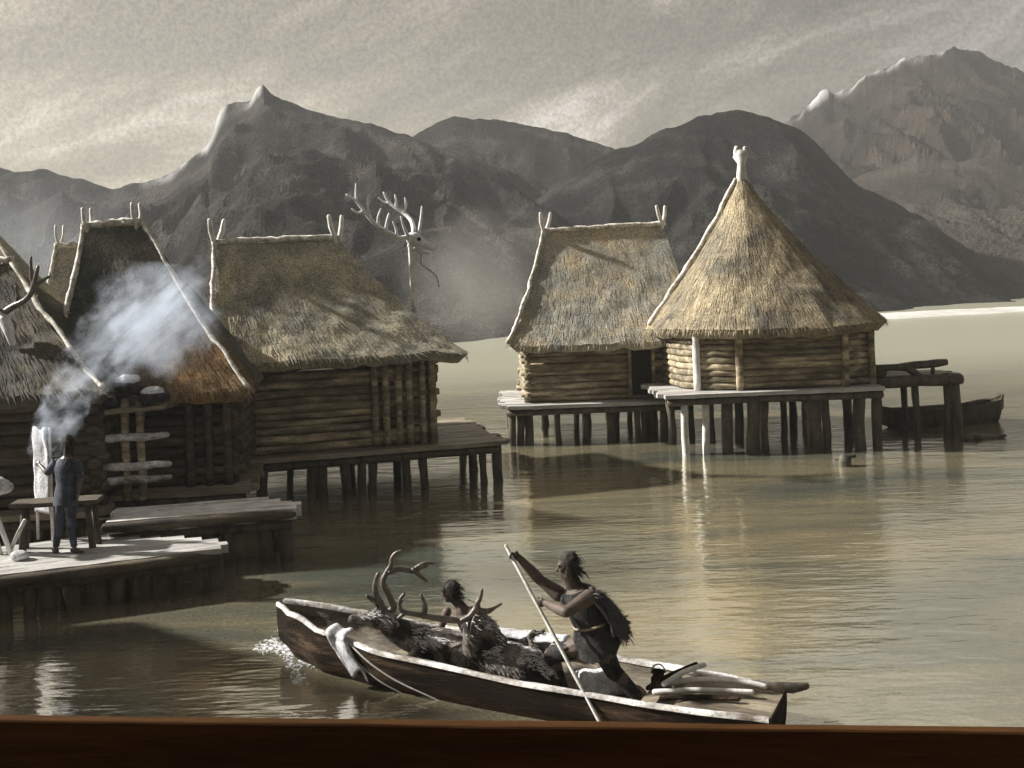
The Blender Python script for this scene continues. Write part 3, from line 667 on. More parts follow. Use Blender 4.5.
# ---------------------------------------------------------------- platforms at the left
def platform(label, origin, yaw, ends, th, z, x_left, piles_, m):
    root = thing('platform', label, 'platform', origin, yaw, 'plank platforms on piles')
    mb = MB(); y = 0.0
    for e_, wd_ in ends:
        mb.beam((x_left + random.uniform(-.1, .1), y + wd_ / 2, z - th / 2), (e_, y + wd_ / 2, z - th / 2 + random.uniform(-.01, .01)), wd_ - .012, th, .008); y += wd_
    mb.build('deck', m, root)
    mb = MB(); mb.tube([(x_left + (ends[0][0] - .1 - x_left) * i / 12, .1, z - th - .085) for i in range(13)], [.095] * 13, 8, .25); mb.build('bearer', M['pile'], root, smooth=True)
    mb = MB(); n_ = 18; mb.tube([(x_left + (ends[0][0] - .05 - x_left) * i / n_, -.06 + .02 * noise.noise(V((i * .4, z, 1))), z - .09 + .012 * noise.noise(V((i * .5, z, 5)))) for i in range(n_ + 1)], [.085] * n_ + [.05], 9, .25, True); mb.build('edge_log', M['log_dark'], root, smooth=True)
    for (px_, py_, r) in piles_: pile(px_, py_, z - th - .02, root, r)
    return root
pf_yaw = atan2(1.06, 2.75); PF = V((-4.5, 15.1, 0))
ZP1, ZP2 = .65, .9
platform('long front platform with silvery deck where the standing figure works', PF, pf_yaw, [(-.02, .24), (.1, .25), (-.02, .23), (-.25, .24), (-.5, .25), (-.85, .24), (-1.15, .25), (-1.3, .25)], .13, ZP1, -5.6,
         [(x, .12 + random.uniform(-.04, .06), random.uniform(.9, 1.25)) for x in (-.12, -.4, -.85, -1.15, -1.5, -1.72, -2.1, -2.4, -2.65, -3.0, -3.4, -3.9, -4.5, -5.2)] + [(x, 1.5, 1.0) for x in (-.6, -1.4, -2.3, -3.2, -4.2)], M['deck'])
p2_yaw = radians(11.7); PF2 = V((-3.7, 16.67, 0))
platform('small higher platform reaching out right of the drying rack', PF2, p2_yaw, [(-.02, .22), (.06, .24), (-.1, .22), (-.3, .24), (-.5, .2)], .2, ZP2, -3.0,
         [(-.2, .14, 1.2), (-.55, .16, 1.3), (-1.15, .14, 1.3), (-1.35, .3, 1.0), (-2.2, .15, 1.1), (-.4, .9, 1), (-1.6, .9, 1)], M['pale_wood'])  # paler planks put the wet highlight into the deck colour
def on_plat(px, py, z=ZP1): return PZ(px, py, z)

# drying rack with loads
rk = PZ(136, 500, ZP2); rk.y += .0
rack = thing('drying_rack', 'two-post wooden drying rack with three cross planks on the small platform', 'rack', rk, radians(10))
for dx in (-.14, .12):
    mb = MB(); mb.tube([(dx + .01 * sin(i), 0, i * .26) for i in range(8)], [.075] * 8, 8, .3); mb.build('post', M['log'], rack, smooth=True)
for z, lx, rx in ((1.13, -.52, .58), (.62, -.6, .6), (.38, -.58, .6)):
    mb = MB(); mb.tube([(lx + (rx - lx) * i / 6, -.1, z + .010 * sin(i * 1.7 + z * 9)) for i in range(7)], [.06, .07, .065, .072, .068, .062, .05], 9, .3, True); mb.build('crossbar', M['gunwale'], rack, smooth=True)
mb = MB(); mb.beam((-.55, -.03, 1.60), (.55, -.03, 1.64), .28, .08, .015); mb.build('shelf', M['log'], rack)
def bundle(name, label, c, sx, sy, sz, m, grp=None, seed=0):
    mb = MB(); mb.ellipsoid(c, (V((sx, 0, 0)), V((0, sy, 0)), V((0, 0, sz))), 26, 16)
    mb.v = [tuple(V(p) + (V(p) - V(c)) * (.38 * noise.noise(V(p) * 5 + V((seed, 0, 0))) + .15 * noise.noise(V(p) * 13))) for p in mb.v]
    return tag(recentre(mb.build(name, m, smooth=True)), label, 'hide bundle', grp)
def topped(label, c, sx, sy, sz, seed):
    root = thing('hide_bundle', label, 'hide bundle', c - V((0, 0, sz)), 0, 'hide bundles on the drying rack')
    for nm, m, k, up_ in (('bundle', M['cloth'], 1.0, 0.0), ('pale_fold', M['hide'], .80, .68)):
        mb = MB(); q = V((0, 0, sz * (1 + up_ * 1.0))); mb.ellipsoid(q, (V((sx * k, 0, 0)), V((0, sy * k * 1.15, 0)), V((0, 0, sz * (1 if k == 1 else .72)))), 24, 14)
        mb.v = [tuple(V(p) + (V(p) - q) * (.34 * noise.noise(V(p) * 6 + V((seed, 0, 0))) + .16 * noise.noise(V(p) * 14))) for p in mb.v]; mb.build(nm, m, root, True)
topped('hide bundle with pale top fold heaped highest on the drying rack', rk + V((-.06, -.05, 2.0)), .26, .2, .17, 1)
topped('hide bundle with pale top fold at the right end of the drying rack', rk + V((.38, -.05, 1.82)), .25, .2, .13, 4)
topped('hide bundle at the left end of the drying rack, lying lowest', rk + V((-.42, -.05, 1.78)), .2, .18, .12, 8)

# work table, hide panel, trestle
tb = on_plat(60, 548)
table = thing('work_table', 'low plank work table behind the standing figure on the front platform', 'table', tb, radians(8))
mb = MB(); mb.beam((-.66, 0, .72), (.62, 0, .72), .38, .07, .01); mb.build('tabletop', M['log_dark'], table)
for (x, y, lx) in ((-.46, -.14, -.05), (.46, -.14, .06), (-.5, .14, -.05), (.48, .14, .05)):
    mb = MB(); mb.tube([(x, y, .69), (x + lx * .5, y, .35), (x + lx, y, 0.0)], [.045, .05, .055], 7, .3); mb.build('leg', M['log_dark'], table, smooth=True)
hp = on_plat(37, 545); hp.y += .25
hide = thing('stretched_hide', 'tall pale stretched hide standing upright left of the standing figure', 'hide', hp, radians(-32))
mb = MB(); mb.slab(lambda u, v: V((-.2 + .37 * u + .05 * (1 - v) * (u - .5) + .02 * noise.noise(V((u * 3, v * 6, 1))) - .03 * sin(v * 9) * (u > .8), .03 * noise.noise(V((u * 2, v * 4, 3))), .45 + 1.35 * v + .03 * sin(u * 9) * (v > .9))), 12, 26, .02); mb.build('skin', M['hide'], hide, smooth=True)
for x in (-.21, .18):
    mb = MB(); mb.tube([(x * 1.0, .03, 0), (x, .03, .9), (x * 1.05, .03, 1.82)], [.025, .024, .02], 7, .2); mb.build('pole', M['pale_wood'], hide, smooth=True)
tp = on_plat(4, 556)
tr = thing('crossed_poles', 'crossed pale poles standing at the left end of the front platform', 'pole frame', tp, 0)
for a, b in (((-.2, 0, .95), (.12, 0, 0)), ((.3, .08, .52), (.02, .08, 0)), ((-.32, .1, .9), (-.1, .1, .0))):
    mb = MB(); mb.tube([a, V(a).lerp(V(b), .5), b], [.032, .035, .035], 7, .25); mb.build('pole', M['pale_wood'], tr, smooth=True)
bundle('hide_bundle', 'pale hide heap lying on the crossed poles at the left border', tp + V((-.12, .05, 1.02)), .22, .2, .13, M['hide'], seed=12)
mb = MB(); q = on_plat(20, 560); mb.ellipsoid(q + V((0, 0, .06)), (V((.14, 0, 0)), V((0, .11, 0)), V((0, 0, .08))), 16, 10); mb.v = [tuple(V(p) + V((0, 0, .03)) * noise.noise(V(p) * 9)) for p in mb.v]
tag(recentre(mb.build('folded_hide', M['hide'], smooth=True)), 'small pale folded hide on the deck under the work table', 'hide')

# ---------------------------------------------------------------- antlers and skulls
def branch(mb, pts, r0, r1, n=8):
    Q = []; pts = [V(p) for p in pts]
    for i in range(len(pts) - 1):   # catmull-rom
        p0 = pts[max(i - 1, 0)]; p1 = pts[i]; p2 = pts[i + 1]; p3 = pts[min(i + 2, len(pts) - 1)]
        for k in range(5):
            t = k / 5; Q.append(.5 * ((2 * p1) + (p2 - p0) * t + (2 * p0 - 5 * p1 + 4 * p2 - p3) * t * t + (3 * p1 - p0 - 3 * p2 + p3) * t ** 3))
    Q.append(pts[-1]); m_ = len(Q)
    mb.tube(Q, [r0 + (r1 - r0) * i / (m_ - 1) for i in range(m_)], n, .15, round_ends=True)
def PP(lst, Y0=None): return [P(a[0], a[1], a[2] if len(a) > 2 else Y0) for a in lst]

# reindeer skull on a pole above the middle hut
Yt = 23.9
sk = thing('skull_pole', 'bleached antlered reindeer skull raised on a pale pole above the broad hut', 'trophy', P(413, 312, Yt), 0)
mb = MB(); branch(mb, PP([(414, 312), (412, 285), (411, 262), (410, 246)], Yt), .06, .05); place_child(mb.build('pole', M['pale_wood'], None, True), sk)
mb = MB(); c = P(409, 239, Yt)
mb.ellipsoid(P(414, 239, Yt), (V((.2, 0, -.03)), V((0, .15, 0)), V((.02, 0, .17))), 12, 8)
mb.tube(PP([(416, 240), (424, 244), (434, 248)], Yt), [.14, .115, .085], 9, .1, True)
mb.tube(PP([(409, 246), (417, 252), (428, 253)], Yt), [.05, .05, .035], 7, .1, True)
so_ = obj('skull', union(mb, .02, 3), M['bone'], sk)
mb = MB()
for Ye in (Yt - .14, Yt + .14): mb.ellipsoid(P(419, 239, Ye), (V((.05, 0, 0)), V((0, .04, 0)), V((0, 0, .05))), 10, 6)
place_child(mb.build('eye_socket', M['void'], None, True), so_)
def antler(lists, parent, m, r0, Y=None):
    mb = MB()
    for i, (l, a, b) in enumerate(lists): branch(mb, PP(l, Y), a, b)
    return place_child(mb.build('antler', m, None, True), parent)
antler([([(410, 236, Yt - .05), (400, 238, Yt - .15), (388, 232, Yt - .25), (375, 224, Yt - .35), (364, 211, Yt - .4), (356, 201, Yt - .4), (347, 195, Yt - .4)], .062, .032),
        ([(357, 202, Yt - .4), (356, 195, Yt - .4), (356, 184, Yt - .38)], .04, .02), ([(371, 220, Yt - .38), (368, 208, Yt - .4), (369, 195, Yt - .42)], .042, .02),
        ([(364, 211, Yt - .4), (358, 213, Yt - .45), (352, 209, Yt - .45)], .04, .02), ([(379, 227, Yt - .3), (378, 218, Yt - .35), (381, 209, Yt - .35)], .04, .02), ([(397, 237, Yt - .18), (396, 229, Yt - .2), (393, 222, Yt - .22)], .04, .02), ([(386, 231, Yt - .28), (387, 222, Yt - .3), (389, 214, Yt - .3)], .045, .024), ([(408, 236, Yt - .1), (404, 227, Yt - .2), (401, 217, Yt - .25)], .045, .022)], sk, M['bone'], .06)
antler([([(414, 232, Yt + .05), (412, 222, Yt + .2), (405, 214, Yt + .35), (396, 208, Yt + .4), (389, 202, Yt + .45), (384, 193, Yt + .45)], .062, .032),
        ([(404, 213, Yt + .35), (406, 205, Yt + .4), (405, 198, Yt + .4)], .04, .02), ([(390, 203, Yt + .44), (384, 202, Yt + .5), (379, 198, Yt + .5)], .035, .018), ([(396, 208, Yt + .4), (396, 200, Yt + .4), (395, 195, Yt + .4)], .042, .02), ([(419, 233, Yt + .05), (421, 220, Yt + .1), (422, 207, Yt + .12)], .05, .025)], sk, M['bone'], .06)
mb = MB(); branch(mb, PP([(415, 248), (421, 254), (421, 263), (429, 270), (436, 276), (439, 287)], Yt - .06), .032, .018); place_child(mb.build('cord', M['rope'], None, True), sk)

# dark skull on the roof of the left hut
Yl = 17.75
sk = thing('skull_trophy', 'dark antlered skull fixed to the front thatch of the very dark hut', 'trophy', P(6, 340, Yl), 0)
mb = MB(); mb.ellipsoid(P(3, 318, Yl), (V((.13, 0, 0)), V((0, .12, 0)), V((0, 0, .14))), 12, 8); mb.tube(PP([(4, 320, Yl - .05), (9, 332, Yl - .12), (13, 344, Yl - .14)]), [.11, .09, .06], 9, .1, True)
so_ = obj('skull', union(mb, .018, 3), M['bone'], sk)
antler([([(5, 312, Yl - .02), (14, 306, Yl - .1), (24, 301, Yl - .2), (31, 293, Yl - .3), (34, 283, Yl - .35), (38, 267, Yl - .35)], .065, .03), ([(15, 306, Yl - .1), (18, 298, Yl - .15), (16, 287, Yl - .2)], .05, .022),
        ([(33, 287, Yl - .3), (42, 281, Yl - .35), (50, 276, Yl - .4)], .045, .022), ([(33, 284, Yl - .3), (31, 270, Yl - .3), (31, 257, Yl - .3)], .045, .02)], sk, M['antler'], .06)
antler([([(0, 312, Yl), (-10, 304, Yl - .1), (-22, 295, Yl - .2), (-30, 275, Yl - .3)], .06, .03), ([(-10, 304, Yl - .1), (-8, 290, Yl - .15), (-10, 280, Yl - .15)], .045, .02)], sk, M['antler'], .06)

# ---------------------------------------------------------------- smoke
pts = [(46, 452, 15.6, .07), (50, 436, 15.65, .11), (57, 418, 15.7, .15), (66, 398, 15.8, .2), (76, 377, 15.9, .27), (96, 358, 16.1, .36), (122, 338, 16.3, .58), (150, 322, 16.5, .86), (174, 305, 16.7, .72), (190, 286, 16.9, .4), (196, 276, 17, .15)]
def sm_pt(t):
    k = t * (len(pts) - 1); i = min(int(k), len(pts) - 2); f = k - i; a, b = pts[i], pts[i + 1]
    f2 = f
    return P(a[0] + (b[0] - a[0]) * f2, a[1] + (b[1] - a[1]) * f2, a[2] + (b[2] - a[2]) * f2), a[3] + (b[3] - a[3]) * f2
mb = MB(); NQ = 60; Q = [sm_pt(i / NQ) for i in range(NQ + 1)]
for _ in range(3): Q = [Q[0]] + [((Q[i - 1][0] + Q[i][0] + Q[i + 1][0]) / 3, (Q[i - 1][1] + Q[i][1] + Q[i + 1][1]) / 3) for i in range(1, NQ)] + [Q[-1]]
mb.tube([q[0] for q in Q], [q[1] * 1.25 + .18 for q in Q], 28, 0, True)
mb.v = [tuple(V(p) + V((noise.noise(V(p) * 2.2), noise.noise(V(p) * 2.2 + V((7, 0, 0))), noise.noise(V(p) * 2.2 + V((0, 7, 0))))) * .16) for p in mb.v]
sm = mb.build('smoke', bpy.data.materials.new('smoke'), None, True); tag(sm, 'pale blue smoke drifting up from the front platform past the steep hut', 'smoke', kind='stuff')
m = sm.data.materials[0]; m.use_nodes = True; nt = m.node_tree; nt.nodes.remove(nt.nodes['Principled BSDF'])
pv = nd(nt, 'ShaderNodeVolumePrincipled'); pv.inputs['Color'].default_value = (.78, .86, .99, 1); pv.inputs['Anisotropy'].default_value = .2
tc = nd(nt, 'ShaderNodeTexCoord'); wn = nd(nt, 'ShaderNodeTexNoise', Scale=2.1, Detail=6.0, Roughness=.62); nt.links.new(tc.outputs['Object'], wn.inputs['Vector'])
wa = nd(nt, 'ShaderNodeVectorMath', operation='MULTIPLY_ADD'); nt.links.new(wn.outputs['Color'], wa.inputs[0]); wa.inputs[1].default_value = (1.9, 1.9, 1.9)
ws = nd(nt, 'ShaderNodeVectorMath', operation='SUBTRACT'); nt.links.new(tc.outputs['Object'], ws.inputs[0]); ws.inputs[1].default_value = (.95, .95, .95); nt.links.new(ws.outputs[0], wa.inputs[2])
last = None
for (px, py, Y_, R_, D_) in ((47, 446, 15.6, .3, 2.2), (52, 430, 15.65, .3, 2.2), (59, 413, 15.7, .34, 2.4), (68, 394, 15.8, .38, 2.6), (79, 374, 15.9, .46, 2.6), (96, 357, 16.1, .55, 2.2), (114, 345, 16.2, .62, 2.0), (134, 334, 16.4, .8, 2.4), (158, 320, 16.55, 1.05, 2.8), (172, 304, 16.7, .85, 2.2), (150, 305, 16.6, .8, 2.0)):
    dn = nd(nt, 'ShaderNodeVectorMath', operation='DISTANCE'); nt.links.new(wa.outputs[0], dn.inputs[0]); dn.inputs[1].default_value = P(px, py, Y_)
    r_ = nd(nt, 'ShaderNodeMapRange', interpolation_type='SMOOTHSTEP'); r_.inputs['From Min'].default_value = R_; r_.inputs['From Max'].default_value = R_ * .15; r_.inputs['To Min'].default_value = 0; r_.inputs['To Max'].default_value = D_ * .75
    nt.links.new(dn.outputs['Value'], r_.inputs['Value'])
    if last is None: last = r_.outputs[0]
    else:
        mx_ = nd(nt, 'ShaderNodeMath', operation='MAXIMUM'); nt.links.new(last, mx_.inputs[0]); nt.links.new(r_.outputs[0], mx_.inputs[1]); last = mx_.outputs[0]
sm_p = nd(nt, 'ShaderNodeMapping'); sm_p.inputs['Rotation'].default_value = (0, radians(40), 0); sm_p2 = nd(nt, 'ShaderNodeMapping'); sm_p2.inputs['Scale'].default_value = (1.0, 2.0, 3.6)
nt.links.new(tc.outputs['Object'], sm_p.inputs[0]); nt.links.new(sm_p.outputs[0], sm_p2.inputs[0])
sn = nd(nt, 'ShaderNodeTexNoise', Scale=1.5, Detail=6.0, Roughness=.65, Distortion=.6); nt.links.new(sm_p2.outputs[0], sn.inputs['Vector'])
sr = nd(nt, 'ShaderNodeMapRange'); sr.inputs['From Min'].default_value = .38; sr.inputs['From Max'].default_value = .62; sr.inputs['To Min'].default_value = .08; sr.inputs['To Max'].default_value = 1.15; nt.links.new(sn.outputs['Fac'], sr.inputs['Value'])
sx_ = nd(nt, 'ShaderNodeMath', operation='MULTIPLY'); nt.links.new(last, sx_.inputs[0]); nt.links.new(sr.outputs[0], sx_.inputs[1]); last = sx_.outputs[0]
nt.links.new(last, pv.inputs['Density']); nt.links.new(pv.outputs[0], nt.nodes['Material Output'].inputs['Volume'])

# two thin mist banks over the lake, between the huts and the hill
def mist(c, rad, dens, colr, label):
    mb = MB(); mb.ellipsoid((0, 0, 0), (V((rad[0], 0, 0)), V((0, rad[1], 0)), V((0, 0, rad[2]))), 24, 14)
    o = mb.build('mist', bpy.data.materials.new('mist'), None, True); o.location = c; tag(o, kind='stuff')
    m = o.data.materials[0]; m.use_nodes = True; nt = m.node_tree; nt.nodes.remove(nt.nodes['Principled BSDF'])
    pv = nd(nt, 'ShaderNodeVolumePrincipled'); pv.inputs['Color'].default_value = (*colr, 1)
    tc = nd(nt, 'ShaderNodeTexCoord'); sc_ = nd(nt, 'ShaderNodeVectorMath', operation='DIVIDE'); nt.links.new(tc.outputs['Object'], sc_.inputs[0]); sc_.inputs[1].default_value = rad
    ln = nd(nt, 'ShaderNodeVectorMath', operation='LENGTH'); nt.links.new(sc_.outputs[0], ln.inputs[0])
    n = nd(nt, 'ShaderNodeTexNoise', Scale=.45, Detail=4.0); nt.links.new(tc.outputs['Object'], n.inputs['Vector'])
    ad = nd(nt, 'ShaderNodeMath', operation='MULTIPLY_ADD'); nt.links.new(n.outputs['Fac'], ad.inputs[0]); ad.inputs[1].default_value = .7; nt.links.new(ln.outputs['Value'], ad.inputs[2])
    r_ = nd(nt, 'ShaderNodeMapRange', interpolation_type='SMOOTHSTEP'); r_.inputs['From Min'].default_value = 1.25; r_.inputs['From Max'].default_value = .3; r_.inputs['To Max'].default_value = dens; nt.links.new(ad.outputs[0], r_.inputs['Value'])
    nt.links.new(r_.outputs[0], pv.inputs['Density']); nt.links.new(pv.outputs[0], nt.nodes['Material Output'].inputs['Volume'])
mist(P(478, 285, 48), (5.5, 4, 5.0), .07, (.85, .83, .80), 'thin pale mist hanging over the lake right of the skull pole')
mist(P(40, 255, 42), (6, 4, 4.5), .07, (.80, .85, .92), 'thin bluish mist behind the huts at the left')

# ---------------------------------------------------------------- people
def ring(c, u, v, ru, rv, n=16, e=1.0):
    return [c + u * ru * cos(2 * pi * k / n) + v * rv * sin(2 * pi * k / n) for k in range(n)]
def hand(mb, wrist, d, nrm, side, s=1.0, curl=55, thumb_in=True):
    """wrist point, d hand direction, nrm palm normal (fingers curl towards it), side = thumb side"""
    d = d.normalized(); nrm = (nrm - d * nrm.dot(d)).normalized(); side = (side - d * side.dot(d) - nrm * side.dot(nrm)).normalized()
    pc = wrist + d * .05 * s
    mb.ellipsoid(pc, (d * .052 * s, side * .042 * s, nrm * .018 * s), 12, 8)
    for i, (off, ln) in enumerate(((.030, .078), (.010, .088), (-.011, .082), (-.030, .064))):
        p = wrist + d * .088 * s + side * off * s; q = [p - d * .03 * s, p]; dd = d.copy(); a = radians(curl * .7)
        for k, f in enumerate((.42, .33, .25)):
            dd = (dd * cos(a) + nrm * sin(a)).normalized(); nn = nrm * 1.0
            p = p + dd * ln * f * s; q.append(p.copy())
            a = radians(curl); perp = nrm - dd * nrm.dot(dd)
            if perp.length < .2: perp = -d
            perp = perp.normalized(); dd2 = (dd * cos(a) + perp * sin(a)).normalized() if k < 2 else dd; dd = dd2; a = 0
        mb.tube(q, [.0105 * s, .010 * s, .0092 * s, .0085 * s, .0075 * s], 7, 0, True)
    p = wrist + d * .022 * s + side * .03 * s
    mb.tube([p, p + side * .025 * s + d * .022 * s + nrm * .012 * s, p + side * .024 * s + d * .048 * s + nrm * .034 * s, p + side * .008 * s + d * .058 * s + nrm * .052 * s], [.014 * s, .012 * s, .0105 * s, .009 * s], 7, 0, True)

def head_geo(mb, c, up, fw, s=1.0):
    up = up.normalized(); fw = (fw - up * fw.dot(up)).normalized(); rt = fw.cross(up)
    mb.ellipsoid(c + up * .03 * s - fw * .012 * s, (rt * .074 * s, fw * .094 * s, up * .088 * s), 16, 12)
    mb.ellipsoid(c - up * .045 * s + fw * .03 * s, (rt * .056 * s, fw * .062 * s, up * .072 * s), 14, 10)
    mb.ellipsoid(c - up * .098 * s + fw * .062 * s, (rt * .024 * s, fw * .022 * s, up * .02 * s), 10, 8)      # chin
    mb.tube([c + up * .012 * s + fw * .078 * s, c - up * .018 * s + fw * .100 * s, c - up * .030 * s + fw * .108 * s], [.012 * s, .014 * s, .015 * s], 8, 0, True)   # nose
    mb.tube([c + up * .026 * s + fw * .076 * s - rt * .045 * s, c + up * .030 * s + fw * .086 * s, c + up * .026 * s + fw * .076 * s + rt * .045 * s], [.010 * s, .012 * s, .010 * s], 8, 0, True)   # brow
    mb.tube([c - up * .063 * s + fw * .076 * s - rt * .024 * s, c - up * .061 * s + fw * .088 * s, c - up * .063 * s + fw * .076 * s + rt * .024 * s], [.006 * s, .009 * s, .006 * s], 7, 0, True)   # mouth
    for sg in (-1, 1):
        mb.ellipsoid(c - up * .008 * s - fw * .012 * s + rt * sg * .075 * s, (rt * .012 * s, fw * .018 * s, up * .032 * s), 8, 6)
        mb.ellipsoid(c - up * .02 * s + fw * .058 * s + rt * sg * .042 * s, (rt * .02 * s, fw * .02 * s, up * .02 * s), 8, 6)  # cheek
    return up, fw, rt

def person(label, J, look, face_up, skin, s=1.0, hands=(), voxel=.009, hair=True, bulk=1.0):
    """J: joints in world space"""
    base = V((J['pelvis'].x, J['pelvis'].y, min(J[k].z for k in J)))
    root = thing('person', label, 'person', base, 0)
    hs = s; s = s * bulk; mb = MB(); sh = (J['shR'] - J['shL']); wdt = sh.length; sx = sh.normalized()
    ax = (J['neck'] - J['pelvis']).normalized(); hx = (J['hipR'] - J['hipL']).normalized()
    def rr(t): return sx.lerp(hx, 1 - t).normalized()
    T = []
    for t, wx_, dy_ in ((-.12, .095, .085), (0, .155, .115), (.12, .16, .115), (.32, .135, .095), (.5, .15, .105), (.7, .172, .115), (.85, .165, .10), (.95, .10, .075), (1.0, .058, .055)):
        r_ = rr(max(0, min(1, t))); bk = ax.cross(r_).normalized(); r2_ = bk.cross(ax).normalized()
        c = J['pelvis'] + (J['neck'] - J['pelvis']) * t
        if 'chest_off' in J and .2 < t < .95: c = c + J['chest_off'] * sin(pi * min(1, t))
        T.append(ring(c, r2_, bk, wx_ * s, dy_ * s))
    mb.loft(T)
    hc = J['head']; hd = (hc - J['neck']); mb.tube([J['neck'] - ax * .06 * s, J['neck'], hc - face_up.normalized() * .05 * s], [.068 * s, .055 * s, .054 * s], 10, 0, True)
    up, fw, rt = head_geo(mb, hc, face_up, look, hs)
    for sd in 'LR':
        a, e, w_ = J['sh' + sd], J['el' + sd], J['wr' + sd]
        mb.tube([a, a.lerp(e, .25), a.lerp(e, .6), e], [.058 * s, .054 * s, .046 * s, .038 * s], 12, 0, True)
        mb.tube([e, e.lerp(w_, .3), e.lerp(w_, .7), w_], [.040 * s, .042 * s, .033 * s, .026 * s], 12, 0, True)
        h, k, an, to = J['hip' + sd], J['kn' + sd], J['an' + sd], J['to' + sd]
        mb.tube([h, h.lerp(k, .3), h.lerp(k, .7), k], [.092 * s, .085 * s, .066 * s, .055 * s], 12, 0, True)
        mb.tube([k, k.lerp(an, .3), k.lerp(an, .7), an], [.054 * s, .058 * s, .044 * s, .034 * s], 12, 0, True)
        ft = (to - an); heel = an - V((ft.x, ft.y, 0)).normalized() * .045 * s + V((0, 0, -.045 * s))
        mb.tube([heel, an + V((0, 0, -.035 * s)) + ft * .25, to], [.032 * s, .036 * s, .022 * s], 10, 0, True)
    for hspec in hands: hand(mb, *hspec)
    body = obj('body', union(mb, voxel, 3), skin, root)
    for sg in (-1, 1):
        e_ = MB(); e_.ellipsoid(hc + up * .006 * hs + fw * .081 * hs + rt * sg * .031 * hs, (rt * .014 * hs, fw * .009 * hs, up * .008 * hs), 8, 6); place_child(e_.build('eye', M['eye'], None, True), root)
    if hair:
        hb = MB(); hb.ellipsoid(hc + up * .038 * hs - fw * .026 * hs, (rt * .084 * hs, fw * .099 * hs, up * .098 * hs), 22, 14)
        hb.ellipsoid(hc - up * .03 * hs - fw * .06 * hs, (rt * .066 * hs, fw * .046 * hs, up * .08 * hs), 18, 12)
        hb.v = [tuple(V(p) + (V(p) - hc) * (.10 * noise.noise(V(p) * 22) + .07 * noise.noise(V(p) * 45))) for p in hb.v]
        for _ in range(420):
            p = V(random.choice(hb.v)); d = (p - hc).normalized(); s = hs; hb.strand(p, d * .25 - up * .9 - fw * .35 + V((random.gauss(0, .3),) * 3), d, random.uniform(.03, .075) * s, .012 * s, .3)
        place_child(hb.build('hair', M['hair'], None, True), root)
    return root, dict(T=T, ax=ax, sx=sx, up=up, fw=fw, rt=rt, hx=hx)

def wrap(rings_, name, m, root, parts_jag=.0, th=.012, sub=True):
    mb = MB(); n = len(rings_[0]); mid = [sum(r, V()) / n for r in rings_]
    R = []
    for i, r in enumerate(rings_):
        q = []
        for k, p in enumerate(r):
            f = 1 + .05 * noise.noise(p * 14); z = V((0, 0, 0))
            if i == len(rings_) - 1 and parts_jag: z = (mid[-1] - mid[-2]).normalized() * parts_jag * random.uniform(-.6, 1)
            q.append(mid[i] + (p - mid[i]) * f + z)
        R.append(q)
    inn = [[mid[i] + (p - mid[i]) * .90 for p in r] for i, r in enumerate(R)]
    mb.loft(R, False); mb.loft(list(reversed(inn)), False)
    mb.add(R[-1] + inn[-1], [(k, (k + 1) % n, n + (k + 1) % n, n + k) for k in range(n)]); mb.add(R[0] + inn[0], [((k + 1) % n, k, n + k, n + (k + 1) % n) for k in range(n)])
    return place_child(mb.build(name, m, None, True), root)
def grow(r, f, shift=V()):
    c = sum(r, V()) / len(r); return [c + (p - c) * f + shift for p in r]

# --- dugout boat in front
bow, stern = V((-2.98, 12.32, 0)), V((2.42, 9.62, 0))
STN = [(0, .16, .66, .56, .18), (.06, .46, .61, .30, .0), (.16, .78, .52, .14, -.10), (.32, 1.0, .43, .07, -.15), (.6, 1.06, .37, .06, -.16), (.80, 1.0, .345, .07, -.16), (.855, .96, .34, .30, -.14), (1, .78, .335, .30, -.05)]
boat, rim, BL, bst = dugout('dugout_boat', 'long dugout boat loaded with two dead stags in the foreground', bow, stern, 1.06, STN, M['hull'], M['hull_in'], th=.055)
rim.build('gunwale', M['gunwale'], boat, smooth=True)
bax = (stern - bow).normalized(); bpr = V((-bax.y, bax.x, 0))     # bpr points to the far side
def B(t, o, z): q = bow + bax * BL * t + bpr * o; q.z = z; return q
for t in (.30, .8):
    hw = bst(t)[0] * .5; mb = MB(); mb.beam(B(t, -hw, .27), B(t, hw, .27), .16, .04, .006); place_child(mb.build('thwart', M['hull_in'], None), boat)

# --- poler
pole_top, pole_bot = P(506, 546, 10.62), P(604, 730, 9.80)
pd = (pole_bot - pole_top).normalized()
def on_pole(py): return pole_top + (pole_bot - pole_top) * ((py - 546) / (730 - 546))
hU, hL = on_pole(556), on_pole(607)
J = dict(pelvis=P(596, 640, 10.42), neck=P(574, 587, 10.42), head=P(567.5, 566, 10.40), shL=P(559, 594, 10.62), shR=P(590, 597, 10.20),
         elL=P(540, 580, 10.68), wrL=hU + V((.085, .02, -.035)), elR=P(566, 612, 10.02), wrR=hL + V((.095, -.01, .005)),
         hipL=P(588, 644, 10.50), hipR=P(601, 645, 10.34), knL=P(551, 655, 10.66), anL=P(563, 690, 10.62), toL=P(550, 696, 10.62),
         knR=P(613, 671, 10.34), anR=P(637, 696, 10.28), toR=P(622, 704, 10.26))
J['chest_off'] = V((.03, 0, .01))
look = V((-1, .12, -.18)); fup = V((-.12, 0, 1))
pol, D_ = person('person poling the boat in a lunge, wearing a ragged fur cape', J, look, fup, M['skin'], 1.08,
    hands=[(J['wrL'], hU - J['wrL'], V((0, -1, .1)), -pd, 1.0, 62), (J['wrR'], hL - J['wrR'], V((0, 1, 0)), -pd, 1.0, 62)], voxel=.008, bulk=1.34)
T = D_['T']; ax = D_['ax']
